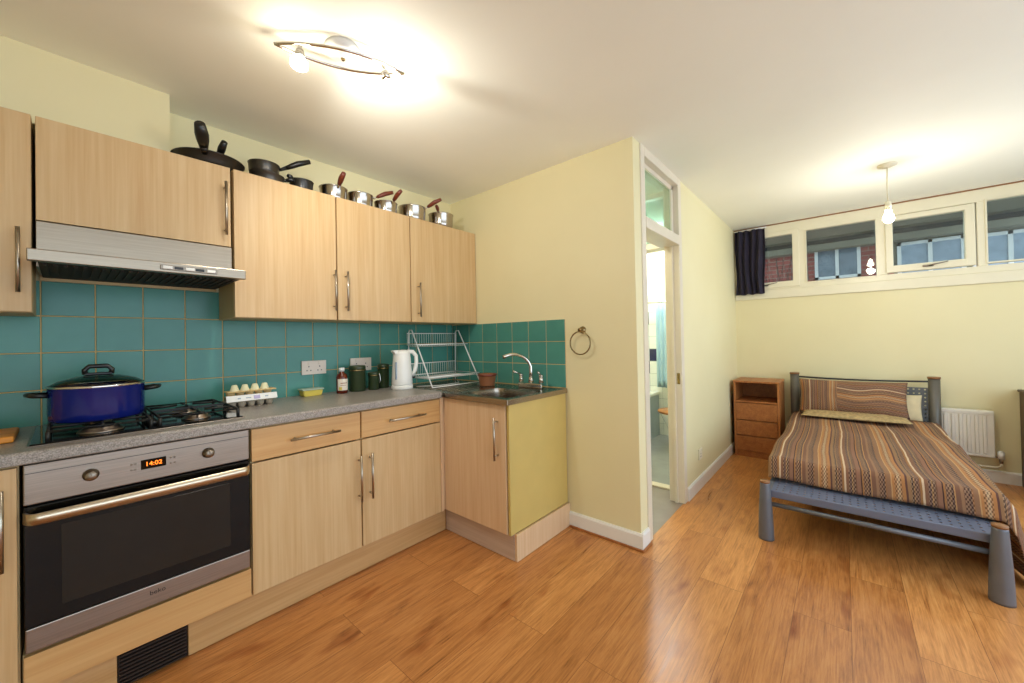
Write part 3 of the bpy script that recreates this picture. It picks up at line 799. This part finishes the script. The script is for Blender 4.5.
# sockets
def double_socket(x0, x1, z0, z1, label):
    t = thing('double_socket', label, 'socket', ((x0+x1)/2, YA-.008, z0), 'double sockets on the teal tiles')
    MB().box(x0, x1, YA-.018, YA-.0075, z0, z1, .002, 2).build('face_plate', 'socket', t)
    w_ = x1-x0
    for cx in (x0+w_*.28, x0+w_*.72):
        m = MB().box(cx-.003, cx+.003, YA-.0186, YA-.017, z0+.045, z0+.053)
        for s_ in (-1, 1): m.box(cx+s_*.011-.0035, cx+s_*.011+.0035, YA-.0186, YA-.017, z0+.022, z0+.028)
        m.build('pin_holes', 'black', t)
        MB().box(cx-.006, cx+.006, YA-.0215, YA-.017, z1-.024, z1-.008, .001).build('switch', 'socket', t)
double_socket(.937, 1.083, 1.028, 1.113, 'double socket on the tiles above the small yellow tub')
double_socket(1.242, 1.392, 1.028, 1.115, 'double socket on the tiles behind the green canisters')
# medicine bottle
bx, by = 1.128, 2.385
t = thing('syrup_bottle', 'brown glass bottle with white cap and paper label', 'bottle', (bx, by, W))
MB().lathe((bx, by, W), [(0, 0), (.030, 0), (.033, .004), (.033, .100), (.028, .116), (.014, .128), (.014, .140), (0, .140)], 32).build('bottle_body', 'bottle', t)
MB().lathe((bx, by, W+.136), [(0, 0), (.0165, 0), (.0165, .020), (.014, .023), (0, .023)], 28).build('cap', 'white', t)
m = MB(); m.grid(lambda u, v: Vector((bx+.0336*math.cos(-PI*.88+u*PI*.8), by+.0336*math.sin(-PI*.88+u*PI*.8), W+.020+.070*v)), 20, 2)
lb = m.build('bottle_label', 'paper', t)
m = MB(); m.grid(lambda u, v: Vector((bx+.0342*math.cos(-PI*.8+u*PI*.16), by+.0342*math.sin(-PI*.8+u*PI*.16), W+.023+.018*v)), 8, 2); m.build('label_badge', 'yellow_tub', lb)
m = MB(); m.grid(lambda u, v: Vector((bx+.0342*math.cos(-PI*.72+u*PI*.4), by+.0342*math.sin(-PI*.72+u*PI*.4), W+.062+.005*v)), 10, 1)
m.grid(lambda u, v: Vector((bx+.0342*math.cos(-PI*.72+u*PI*.34), by+.0342*math.sin(-PI*.72+u*PI*.34), W+.050+.003*v)), 10, 1)
m.build('label_print', 'terracotta', lb)
# green canisters
def canister(x, y, r, h, label, wire=False):
    t = thing('canister', label, 'canister', (x, y, W))
    MB().lathe((x, y, W), [(0, 0), (r*.97, 0), (r, .004), (r, h*.78), (r*1.03, h*.79), (r*1.03, h*.81), (r*.98, h*.82), (0, h*.82)], 40).build('canister_body', 'green_enamel', t)
    l = MB().lathe((x, y, W+h*.82), [(0, 0), (r*.98, 0), (r*1.04, .003), (r*1.04, h*.12), (r*.95, h*.16), (0, h*.18)], 40).build('lid', 'green_enamel', t)
    MB().lathe((x, y, W+h*.785), [(r*1.03, 0), (r*1.055, .002), (r*1.055, .005), (r*1.03, .007)], 40).build('rim_band', 'brass', t)
    if wire:
        MB().tube([(x+r*.9, y-r*.5, W+h*.35), (x+r*1.15, y-r*.55, W+h*.5), (x+r*1.1, y-r*.5, W+h*.75), (x+r*.8, y-r*.5, W+h*.95)], .003, 8).build('wire_clip', 'chrome', t)
canister(1.240, 2.405, .050, .168, 'widest green canister, right beside the brown bottle')
canister(1.340, 2.38, .034, .118, 'smallest green canister with wire clip, between two taller ones', True)
canister(1.436, 2.42, .038, .166, 'tall slim green canister next to the white kettle')
# kettle
kx, ky = 1.470, 2.245
t = thing('kettle', 'white plastic jug kettle standing between canister and dish rack', 'kettle', (kx, ky, W)); t.scale = (1.1, 1.1, 1.14)
MB().lathe((kx, ky, W), [(0, 0), (.062, 0), (.064, .004), (.064, .020), (.06, .024), (0, .024)], 40).build('kettle_base', 'white', t)
MB().lathe((kx, ky, W+.024), [(0, 0), (.060, 0), (.062, .006), (.060, .05), (.054, .13), (.050, .180), (.046, .196), (.030, .203), (0, .205)], 44).build('kettle_body', 'white', t)
MB().prism([(kx-.047, W+.2), (kx-.066, W+.222), (kx-.064, W+.225), (kx-.035, W+.228), (kx-.035, W+.19)], ky-.018, ky+.018, 'y', bev=.003).build('kettle_spout', 'white', t)
hd = [(kx+.030, ky-.015, W+.218), (kx+.062, ky-.025, W+.214), (kx+.082, ky-.030, W+.190), (kx+.084, ky-.030, W+.150), (kx+.075, ky-.028, W+.105), (kx+.057, ky-.02, W+.075)]
MB().tube(hd, [.012, .013, .0125, .012, .012, .010], 14).build('kettle_handle', 'white', t)
MB().box(kx-.061, kx-.052, ky-.03, ky-.018, W+.06, W+.16, .002).build('level_gauge', 'ext_blind', t)
MB().box(kx+.05, kx+.068, ky-.042, ky-.03, W+.06, W+.068, .002).build('switch', 'black', t)
# ------------------------------------------------------------------ dish rack (two tiers, folding wire)
t = thing('dish_rack', 'white two-tier wire dish rack standing in the corner', 'dish rack', (1.87, 2.3, .909))
RZ = .898
ends = []
for x in (1.64, 2.095):
    # A-frame end: upright back leg, sloping front leg
    back = Vector((x+.03, 2.465, RZ)); frt = Vector((x, 2.14, RZ))
    topb = Vector((x+.03, 2.455, 1.285)); topf = Vector((x+.03, 2.405, 1.285))
    MB().tube([back, topb, topb+Vector((0, -.01, .018)), topf+Vector((0, .01, .018)), topf, frt], .0048, 10).build('end_frame', 'white', t)
    ends.append((frt, topf))
def shelf(z, yb, dep, nm):
    f0, t0 = ends[0]
    k = (z-f0.z)/(t0.z-f0.z); yf = f0.y+(t0.y-f0.y)*k-dep
    xa, xb = 1.64+.03*k-.01, 2.095+.03*k+.01
    m = MB().tube([(xa, yf, z), (xb, yf, z), (xb, yb, z), (xa, yb, z)], .0042, 8, closed=True)
    n = 22
    for i in range(1, n):
        x = xa+(xb-xa)*i/n
        m.tube([(x, yf, z), (x, yf+.01, z-.014), (x, yb-.01, z-.014), (x, yb, z)], .0016, 6)
    # upright plate row at the back
    m.tube([(xa, yb, z+.085), (xb, yb, z+.085)], .0036, 8)
    for i in range(0, n+1):
        x = xa+(xb-xa)*i/n; m.tube([(x, yb, z), (x, yb, z+.085)], .0014, 6)
    return m.build(nm, 'white', t)
shelf(1.195, 2.45, .03, 'wire_shelf'); shelf(.968, 2.45, .02, 'wire_shelf')
m = MB().tube([(1.64, 2.14, RZ+.002), (2.095, 2.14, RZ+.002)], .004, 8).tube([(1.62, 2.3, RZ+.003), (1.75, 2.2, RZ+.003), (1.95, 2.22, RZ+.003), (2.05, 2.35, RZ+.003)], .003, 8)
m.build('foot_wire', 'white', t)
# brown tub on the drainer
tx, ty = 1.965, 1.935
t = thing('washing_up_tub', 'round brown plastic tub beside the sink bowl', 'tub', (tx, ty, .896))
MB().lathe((tx, ty, .896), [(0, 0), (.052, 0), (.055, .004), (.063, .074), (.0665, .076), (.0665, .082), (.061, .083), (.052, .008), (0, .006)], 40).build('tub_body', 'terracotta', t)
MB().lathe((tx, ty, .896), [(.066, .068), (.0685, .070), (.0685, .084), (.0655, .085)], 40).build('tub_rim', 'handle_red', t)
# towel ring
t = thing('towel_ring', 'brass towel ring on the partition wall beside the tiles', 'towel ring', (XB, 1.25, 1.27))
MB().lathe((XB, 1.255, 1.272), [(0, 0), (.024, 0), (.022, .006), (.012, .010), (.010, .032), (.014, .036), (.012, .042), (0, .044)], 24, ax=(-1, 0, 0)).build('wall_mount', 'brass', t)
RR = .072
MB().tube([(XB-.036, 1.255+RR*math.sin(a), 1.262-RR+RR*math.cos(a)) for a in [2*PI*k/40 for k in range(40)]], .0042, 10, closed=True).build('ring', 'brass', t)

# ------------------------------------------------------------------ pans on top of the wall units
PT = 2.0725
def pan(name, label, x, y, r, h, ang, hl, lift, bm_, hm, group=None, z=PT, cat='pan', flare=1.05, hr=.009, lid=False, h0=.72, helper=False):
    t = thing(name, label, cat, (x, y, z), group)
    MB().lathe((x, y, z), [(0, 0), (r*.9, 0), (r*.96, .004), (r, h*.3), (r*flare, h*.96), (r*flare+.003, h), (r*flare-.002, h*.995), (r*.97, h*.3), (0, .006)], 44).build('pan_body', bm_, t)
    d = Vector((math.cos(ang), math.sin(ang), 0)); c = Vector((x, y, z+h*h0))
    a = c+d*(r*flare-.002); b_ = a+d*hl*.22+Vector((0, 0, lift*.25)); e = a+d*hl+Vector((0, 0, lift))
    MB().tube([a-d*.004, b_], [.006, .005] if bm_ == 'pan_steel' else [hr*.5, hr*.75], 12).build('handle_bracket', 'chrome' if bm_ == 'pan_steel' else 'black', t)
    mid = (b_+e)/2+Vector((0, 0, .006))
    MB().tube([b_, (b_*3+e)/4+Vector((0, 0, .003)), mid, e], [hr*.75, hr, hr*1.1, hr*.85], 12).build('handle', hm, t)
    if lid:
        l = MB().lathe((x, y, z+h), [(r*flare+.003, 0), (r*.9, .006), (r*.4, .016), (0, .019)], 40).build('lid', bm_, t)
        MB().lathe((x, y, z+h+.018), [(.006, 0), (.006, .008), (.013, .012), (.013, .020), (0, .022)], 20).build('lid_knob', hm, l)
    return t
# wide black frying pan, handle towards the room
pan('frying_pan', 'wide shallow black frying pan, first on the wall cabinets', .468, 2.355, .125, .055, math.radians(-108), .12, .075, 'pan_black', 'black', flare=1.14, hr=.024)
t = pan('milk_pan', 'small black pan sitting inside the wide frying pan', .485, 2.36, .06, .05, math.radians(-86), .10, .065, 'pan_black', 'black', z=PT+.0065, hr=.015)
GS = 'steel saucepans with red-brown handles on the wall cabinets'
pan('saucepan', 'lower of two stacked grey saucepans on the wall cabinets', .715, 2.335, .075, .052, math.radians(-28), .05, .01, 'pan_grey', 'black', hr=.011)
pan('saucepan', 'upper of two stacked grey saucepans, black handle raised', .700, 2.335, .070, .056, math.radians(-20), .15, .078, 'pan_grey', 'black', z=PT+.0535, hr=.014, flare=1.02)
pan('saucepan', 'small low black pan right of the stacked grey saucepans', .885, 2.33, .058, .072, math.radians(-150), .04, .015, 'pan_black', 'black', hr=.012)
pan('saucepan', 'steel saucepan with upright red-brown handle, first of the steel row', 1.070, 2.335, .074, .086, math.radians(-96), .10, .055, 'pan_steel', 'handle_red', GS, hr=.0145, h0=.8)
pan('saucepan', 'steel saucepan with red-brown handle, second of the steel row', 1.245, 2.345, .075, .094, math.radians(-25), .13, .060, 'pan_steel', 'handle_red', GS, hr=.0135, h0=.9)
pan('saucepan', 'steel saucepan with red-brown handle, third of the steel row', 1.415, 2.32, .070, .080, math.radians(-90), .11, .055, 'pan_steel', 'handle_red', GS, hr=.0135, h0=.8)
pan('saucepan', 'largest steel saucepan with red-brown handle, fourth of the steel row', 1.640, 2.34, .090, .108, math.radians(-62), .13, .060, 'pan_steel', 'handle_red', GS, hr=.0135, h0=.85)
pan('saucepan', 'steel saucepan at the end of the row by the partition wall', 1.885, 2.32, .088, .108, math.radians(-140), .07, .025, 'pan_steel', 'handle_red', GS, hr=.012, h0=.95)
# ------------------------------------------------------------------ ceiling spotlight bar
FC = Vector((.722, 1.475, H)); fd = Vector((.20, -.105, 0)).normalized(); fn = Vector((-fd.y, fd.x, 0))
t = thing('spotlight_bar', 'lens-shaped chrome ceiling light bar glowing above the kitchen floor', 'ceiling light', tuple(FC))
MB().lathe(tuple(FC), [(0, 0), (.066, 0), (.064, .018), (.05, .03), (.012, .034), (.010, .040), (0, .041)], 36, ax=(0, 0, -1)).build('canopy', 'white', t)
MB().lathe(tuple(FC-Vector((0, 0, .040))), [(0, 0), (.009, 0), (.006, .006), (0, .007)], 16, ax=(0, 0, -1)).build('canopy_screw', 'brass', t)
for s_ in (-1, 1):
    pts = []
    for k in range(25):
        a = -1+2*k/24; pts.append(FC+fd*(.235*a)+fn*(s_*.055*(1-a*a))+Vector((0, 0, -.042)))
    MB().tube(pts, .0055, 10).build('rail', 'chrome', t)
for s_ in (-1, 1):
    c = FC+fd*(s_*.15)+Vector((0, 0, -.036)); ax = Vector((-.1, -.1, -1)) if s_ < 0 else Vector((.5, .2, -.8)); ax.normalize()
    MB().cyl(c+Vector((0, 0, .012)), c+ax*.02, .007, n=12).cyl(c+ax*.012, c+ax*.045, .014, .02, 24).build('lamp_holder', 'chrome', t)
    MB().lathe(tuple(c+ax*.044), [(0, 0), (.019, .0), (.030, .018), (.030, .032), (.016, .042), (0, .044)], 24, ax=tuple(ax)).build('spot_bulb', 'bulb', t)
    if s_ < 0: LP = c+ax*.13
# pendant
t = thing('pendant_light', 'bare glowing bulb hanging on a cord near the high window', 'pendant light', (3.725, -.254, H))
MB().lathe((3.725, -.254, H), [(0, 0), (.052, 0), (.050, .010), (.02, .022), (.006, .024), (0, .024)], 32, ax=(0, 0, -1)).build('ceiling_rose', 'cream_upvc', t)
MB().tube([(3.725, -.254, H-.02), (3.727, -.252, 2.25), (3.727, -.254, 2.12)], .0045, 8).build('cord', 'cream_upvc', t)
MB().cyl((3.727, -.254, 2.125), (3.727, -.254, 2.065), .016, .020).build('lamp_holder', 'cream_upvc', t)
MB().lathe((3.727, -.254, 2.066), [(0, 0), (.014, 0), (.016, .015), (.029, .045), (.030, .060), (.022, .08), (0, .092)], 28, ax=(0, 0, -1)).build('light_bulb', 'bulb', t)

# ------------------------------------------------------------------ bed
BY0, BY1 = -.55, .378     # post lines
bed = thing('bed', 'single bed with grey metal frame and perforated base', 'bed', (3.8, -.09, 0))
for (y, n) in ((.378, 'L'), (-.567, 'R')):
    p = MB().cyl((4.748, y, .0), (4.748, y, .825), .038, .036, 28).cyl((4.748, y, .0), (4.748, y, .012), .042, .042, 24).build('post', 'post_warm_lit', bed)
    MB().cyl((4.748, y, .823), (4.748, y, .838), .040, .040, 24).build('post_cap', 'cap_wood', p)
for y in (.375, -.514):
    p = MB().lathe((2.735, y, 0), [(0, 0), (.040, 0), (.040, .012), (.039, .06), (.035, .17), (.030, .25), (.026, .325), (.024, .335), (0, .335)], 32).build('post', 'grey_metal', bed)
    MB().lathe((2.735, y, .334), [(0, 0), (.026, 0), (.026, .012), (0, .014)], 24).build('post_cap', 'cap_wood', p)
# headboard: bowed top rail and perforated panel
MB().tube([(4.748, .378-.945*k/12, .800-.012*math.sin(PI*k/12)) for k in range(13)], .008, 10).build('head_rail', 'dark_tube', bed)

def perforated(name, org, du, dv, nu, nv, th, hole=.33, mat='grey_deck', parent=bed):
    """sheet with a regular grid of round holes cut through; org + u*du + v*dv"""
    b = bmesh.new(); org = Vector(org); du = Vector(du)/nu; dv = Vector(dv)/nv
    N = 8
    for i in range(nu):
        for j in range(nv):
            o_ = org+du*i+dv*j
            out = [(1, .5), (1, 1), (.5, 1), (0, 1), (0, .5), (0, 0), (.5, 0), (1, 0)]
            hh = hole*.5*2 if True else 0
            inn = [(.5+hole*math.cos(a), .5+hole*math.sin(a)) for a in [k*PI/4 for k in range(8)]]
            O = [b.verts.new(o_+du*u+dv*v) for u, v in out]; I = [b.verts.new(o_+du*u+dv*v) for u, v in inn]
            for k in range(N): b.faces.new((O[k], O[(k+1) % N], I[(k+1) % N], I[k]))
    bmesh.ops.remove_doubles(b, verts=b.verts, dist=1e-5)
    bmesh.ops.recalc_face_normals(b, faces=b.faces[:])
    m = MB(); m.bm.free(); m.bm = b
    return m.build(name, mat, parent, th)
perforated('head_panel', (4.748, .34, .34), (0, -.87, 0), (0, 0, .405), 26, 12, .003, .2, 'head_grey')
# foot part of the bed base, holes showing
perforated('perforated_base', (2.765, .375, .285), (0, -.90, 0), (.33, 0, 0), 27, 8, .003, .2)
b = MB().box(3.09, 4.72, -.52, .345, .272, .288)
b.build('base_sheet', 'grey_deck', bed)
b = MB().box(2.755, 2.768, -.50, .35, .246, .288, .003).build('foot_edge', 'grey_deck', bed)
MB().box(2.76, 4.72, .345, .372, .235, .288, .004).build('side_rail', 'grey_metal', bed)
MB().box(2.76, 4.72, -.545, -.518, .235, .288, .004).build('side_rail', 'grey_metal', bed)
MB().tube([(2.75, .37, .208), (2.75, -.52, .208)], .013, 14).build('foot_bar', 'grey_metal', bed)
for x in (3.4, 4.1): MB().box(x, x+.03, -.52, .345, .235, .272).build('cross_slat', 'grey_metal', bed)
MB().cyl((3.75, -.09, 0), (3.75, -.09, .25), .02, .02, 16).build('middle_leg', 'grey_metal', bed)
mt = MB().box(2.98, 4.70, -.53, .345, .289, .415, .04, 4).build('mattress', 'mattress'); tag(mt, 'thin pale mattress lying under the striped bedspread', 'mattress')

# bedspread: across-profile unrolled, draped over foot end and the right side
rnd = random.Random(5)
def spread(u, v):
    # u: across from left hem to right hem (metres unrolled), v: along from head (0) to foot hem (1)
    Lx = 4.70-2.965; total = Lx+.125
    s_ = v*total
    widthL = .12; top = .915; drop = .50-.10*(1-v)
    S = u*(widthL+top+drop)
    zt_ = .432+.03*(1-v)**2
    # along
    if s_ < Lx: x = 4.70-s_; dz = 0
    else:
        e = s_-Lx; x = 2.965-.012*math.sin(min(1, e/.05)*PI/2)-.02*(e/.125); dz = -e
    zt_ += .012*math.sin(x*5+S*2)*.5+.006*math.sin(S*9+x*11)
    ytop0 = .375+.008*math.sin(x*6); 
    if S < widthL:      # left hanging strip
        e = widthL-S; y = ytop0+.012; z = zt_-e
    elif S < widthL+top: y = ytop0-(S-widthL)*(ytop0+.565)/top; z = zt_
    else:
        e = S-widthL-top; a = min(1, e/.06)
        y = -.565-.03*a-.07*(e/.5)*(.35+.65*v)-.018*math.sin(x*13+e*3)*(e/.5); z = zt_-e*.985+.012*(1-a)
    # soften edges
    d1_ = abs(S-widthL); 
    if d1_ < .03: z -= (.03-d1_)*.35
    z = z+dz
    z = max(z, .302 if (S < widthL+top and S > widthL) else .012+.004*math.sin(x*17))
    if S < widthL: z = max(z, .31)
    return Vector((x, y, z))
m = MB().grid(spread, 110, 90, uv=lambda u, v: (u*1.5, v*1.85))
sp = m.build('bedspread', 'spread', None, .008)
tag(sp, 'brown and orange striped woven bedspread draped over the bed', 'bedspread')

def pillow(name, c, size, rot, mat, label, seed=0, fold=0):
    rn = random.Random(seed); m = MB(); a, b_, h = size
    def f(sgn):
        def g(u, v):
            x = (u-.5)*2; y = (v-.5)*2
            e = max(0, (1-abs(x)**2.6))**.5*max(0, (1-abs(y)**2.6))**.5
            pin = 1-.06*(abs(x)*abs(y))**2*0-.05*(1-abs(x)**2)*abs(y)-.04*(1-abs(y)**2)*abs(x)
            w_ = .05*math.sin(x*5+seed)*math.sin(y*4+seed*2)+.03*math.sin(x*11+y*6+seed)
            p = Vector((x*a/2*pin, y*b_/2*pin, sgn*h/2*e*(1+w_)))
            return rot @ p+Vector(c)
        return g
    UV = (lambda u, v: (u*a, v*b_) if u < fold or not fold else (.31+v*b_*1.1+.012*math.sin(u*14), u*a))
    m.grid(f(1), 40, 28, uv=UV); m.grid(f(-1), 40, 28, uv=UV)
    bmesh.ops.remove_doubles(m.bm, verts=m.bm.verts, dist=1e-5); bmesh.ops.recalc_face_normals(m.bm, faces=m.bm.faces[:])
    o = m.build(name, mat); tag(o, label, 'pillow'); return o
# local x -> world -y (across the bed)
def prot(tilt, yaw=0): return R3('Z', -PI/2+yaw) @ R3('X', tilt)
pillow('pillow', (4.53, -.045, .495), (.72, .30, .050), prot(math.radians(4), .04), 'pillow_pale', 'flat pale patterned pillow lying under the striped one', 2)
pillow('pillow', (4.60, -.035, .640), (.74, .31, .14), prot(math.radians(76), .02), 'pillow', 'plump brown striped pillow propped against the headboard', 1, .36)
pillow('pillow', (4.685, -.29, .575), (.40, .22, .05), prot(math.radians(80), -.02), 'pillow_cream', 'cream pillow corner peeking out behind the striped pillow', 3)

# ------------------------------------------------------------------ bedside cabinet
t = thing('bedside_cabinet', 'brown wood-effect bedside cabinet with open shelf over drawers', 'bedside cabinet', (4.64, .665, 0))
nx0, nx1, ny0, ny1, nh = 4.45, 4.85, .475, .862, .76
MB().box(nx0-.008, nx1, ny0-.004, ny1+.004, nh-.018, nh, .002).build('top_board', 'pine', t)
m = MB().box(nx0, nx1, ny0, ny0+.018, 0, nh-.018, .001).box(nx0, nx1, ny1-.018, ny1, 0, nh-.018, .001)
m.build('side_panel', 'pine_v', t)
MB().box(nx0, nx1, ny0+.018, ny1-.018, .545, .56).box(nx1-.012, nx1, ny0+.018, ny1-.018, .02, nh-.018).build('shelf', 'pine', t)
MB().box(nx0+.01, nx1, ny0+.018, ny1-.018, .0, .06).build('kick_board', 'pine', t)
for (a, b_) in ((.372, .538), (.218, .364), (.064, .210)):
    MB().box(nx0-.004, nx0+.014, ny0+.020, ny1-.020, a, b_, .002).build('drawer_front', 'pine', t)
o = MB().box(4.53, 4.79, .872, .884, .10, .72, .002).build('dark_strip', 'dark_brown'); tag(o, 'dark flat strip between the bedside cabinet and side wall', 'board')  # thin dark slab filling the gap beside the cabinet
o.location.z = -.1
# radiator
t = thing('radiator', 'white panel radiator under the window beside the bed', 'radiator', (4.82, -.5, .18))
m = MB(); ry0, ry1, rz0, rz1 = -.892, -.12, .205, .575
m.box(4.800, 4.812, ry0, ry1, rz0, rz1, .004, 2)
n = 17
for k in range(n):
    y = ry0+.03+(ry1-ry0-.06)*(k+.5)/n
    m.box(4.790, 4.802, y-.011, y+.011, rz0+.028, rz1-.035, .005, 2)
m.box(4.794, 4.803, ry0+.004, ry1-.004, rz1-.03, rz1-.004, .003, 2).box(4.794, 4.803, ry0+.004, ry1-.004, rz0+.004, rz0+.024, .003, 2)
m.build('front_panel', 'rad', t)
m = MB().box(4.812, 4.845, ry0+.002, ry1-.002, rz1-.006, rz1, .001)
m.box(4.812, 4.845, ry0, ry0+.003, rz0+.02, rz1, .001)
for k in range(16): m.box(4.815, 4.842, ry0+.02+k*.046, ry0+.05+k*.046, rz1-.001, rz1+.0015)
m.box(4.843, 4.858, -.25, -.22, .25, .5).box(4.843, 4.873, -.75, -.72, .25, .5)
m.build('top_grille', 'rad', t)
v = MB().cyl((4.825, -.925, .20), (4.825, -.925, .255), .020, .018, 20).cyl((4.825, -.925, .255), (4.825, -.925, .262), .016, .012, 20).build('valve_head', 'white', t)
MB().cyl((4.825, -.925, .165), (4.825, -.925, .20), .010, .012, 14).cyl((4.825, -.925, .213), (4.825, -.89, .213), .008, n=12).build('valve_body', 'steel_dark', t)
MB().tube([(4.825, -.925, .175), (4.825, -.925, .145), (4.828, -.905, .128), (4.835, -.80, .125), (4.835, .3, .125)], .0075, 10).build('pipe', 'cream_upvc', t)
# chest at the right picture edge
t = thing('chest_of_drawers', 'dark brown wooden chest cut by the right picture edge', 'chest', (4.6, -1.4, 0))
MB().box(4.36, 4.855, -1.05, -1.03, 0, .735, .002).box(4.36, 4.855, -1.82, -1.80, 0, .735, .002).box(4.84, 4.855, -1.80, -1.05, 0, .735).box(4.36, 4.855, -1.80, -1.05, .02, .04).build('body', 'wardrobe', t)
MB().box(4.34, 4.857, -1.835, -1.02, .735, .755, .005, 2).build('top_board', 'wardrobe', t)
for k in range(3):
    f = MB().box(4.345, 4.362, -1.795, -1.055, .05+k*.225, .265+k*.225, .003).build('drawer_front', 'wardrobe', t)
    for y in (-1.22, -1.6): MB().lathe((4.345, y, .157+k*.225), [(0, 0), (.008, 0), (.008, .012), (.016, .018), (.012, .026), (0, .028)], 18, ax=(-1, 0, 0)).build('knob', 'brass', f)
# single socket low on the bathroom wall
t = thing('wall_socket', 'single cream socket low on the wall beside the doorway', 'socket', (3.345, YD, .23))
MB().box(3.302, 3.388, YD-.010, YD-.0005, .225, .311, .002, 2).build('face_plate', 'cream_upvc', t)
MB().box(3.342, 3.348, YD-.0108, YD-.009, .265, .273).box(3.331, 3.338, YD-.0108, YD-.009, .245, .25).box(3.352, 3.359, YD-.0108, YD-.009, .245, .25).build('pin_holes', 'black', t)
MB().box(3.372, 3.380, YD-.013, YD-.009, .285, .30, .001).build('switch', 'cream_upvc', t)

# ------------------------------------------------------------------ light
def lamp(name, kind, loc, energy, col, size=.05, rot=None, **kw):
    l = bpy.data.lights.new(name, kind); l.energy = energy; l.color = col
    if kind == 'POINT' or kind == 'SPOT': l.shadow_soft_size = size
    if kind == 'AREA': l.size = size
    for k, v_ in kw.items(): setattr(l, k, v_)
    o = bpy.data.objects.new(name, l); COL.objects.link(o); o.location = loc
    if rot: o.rotation_euler = rot
    return o
WARM = (1, .80, .56)
sl = lamp('spot_bulb_light', 'SPOT', LP, 23, (1, .96, .88), .03, spot_size=math.radians(165), spot_blend=.6)
sl.rotation_euler = Vector((.75, .05, -.62)).to_track_quat('-Z', 'Y').to_euler()
lamp('pendant_bulb_light', 'POINT', (3.727, -.254, 1.93), 10, (1, .97, .88), .035)
lamp('spot_bulb_glow', 'POINT', FC+fd*.17+Vector((0, 0, -.22)), 3.2, (1, .97, .9), .03)
lamp('bathroom_light', 'POINT', (4.1, 1.55, 2.2), 40, (.9, .97, 1), .08)
lamp('lobby_light', 'POINT', (2.65, 1.6, 2.2), 14, (.95, .98, 1), .08)
# daylight enters through the added fill window behind the camera: portal only guides sampling of the sky
p = lamp('window_portal', 'AREA', (1.5, YR-.12, 1.3), 1, (1, 1, 1), 5.4, (PI/2, 0, PI), shape='RECTANGLE', size_y=2.0)
p.rotation_euler = (-PI/2, 0, 0); p.rotation_euler = (PI/2, 0, 0)
p.data.cycles.is_portal = True
wd = bpy.data.worlds.new('World'); SC.world = wd; wd.use_nodes = True
bg = wd.node_tree.nodes['Background']; bg.inputs[0].default_value = (*srgb('#d3e5f6'), 1); bg.inputs[1].default_value = 3.9

# ------------------------------------------------------------------ camera
yaw, pit, rol = math.radians(49.258), math.radians(.555), math.radians(-1.109)
fwv = Vector((math.sin(yaw)*math.cos(pit), math.cos(yaw)*math.cos(pit), math.sin(pit)))
rt = Vector((math.cos(yaw), -math.sin(yaw), 0)); up = rt.cross(fwv)
r2 = rt*math.cos(rol)+up*math.sin(rol); u2 = -rt*math.sin(rol)+up*math.cos(rol)
cam = bpy.data.cameras.new('camera'); co = bpy.data.objects.new('camera', cam); COL.objects.link(co)
mt4 = Matrix((r2, u2, -fwv)).transposed().to_4x4(); mt4.translation = (0, 0, 1.22); co.matrix_world = mt4
cam.sensor_fit = 'HORIZONTAL'; cam.sensor_width = 36; cam.lens = 384.644/1024*36; cam.shift_y = (335.83-341.5)/1024; cam.clip_start = .02
SC.camera = co
vs = SC.view_settings; vs.view_transform = 'Standard'; vs.look = 'None'; vs.gamma = 1; vs.use_curve_mapping = False; vs.exposure = 0.0
SC.cycles.use_denoising = True
SC.cycles.max_bounces = 10; SC.cycles.diffuse_bounces = 6; SC.cycles.transparent_max_bounces = 12
SC.cycles.sample_clamp_indirect = 4
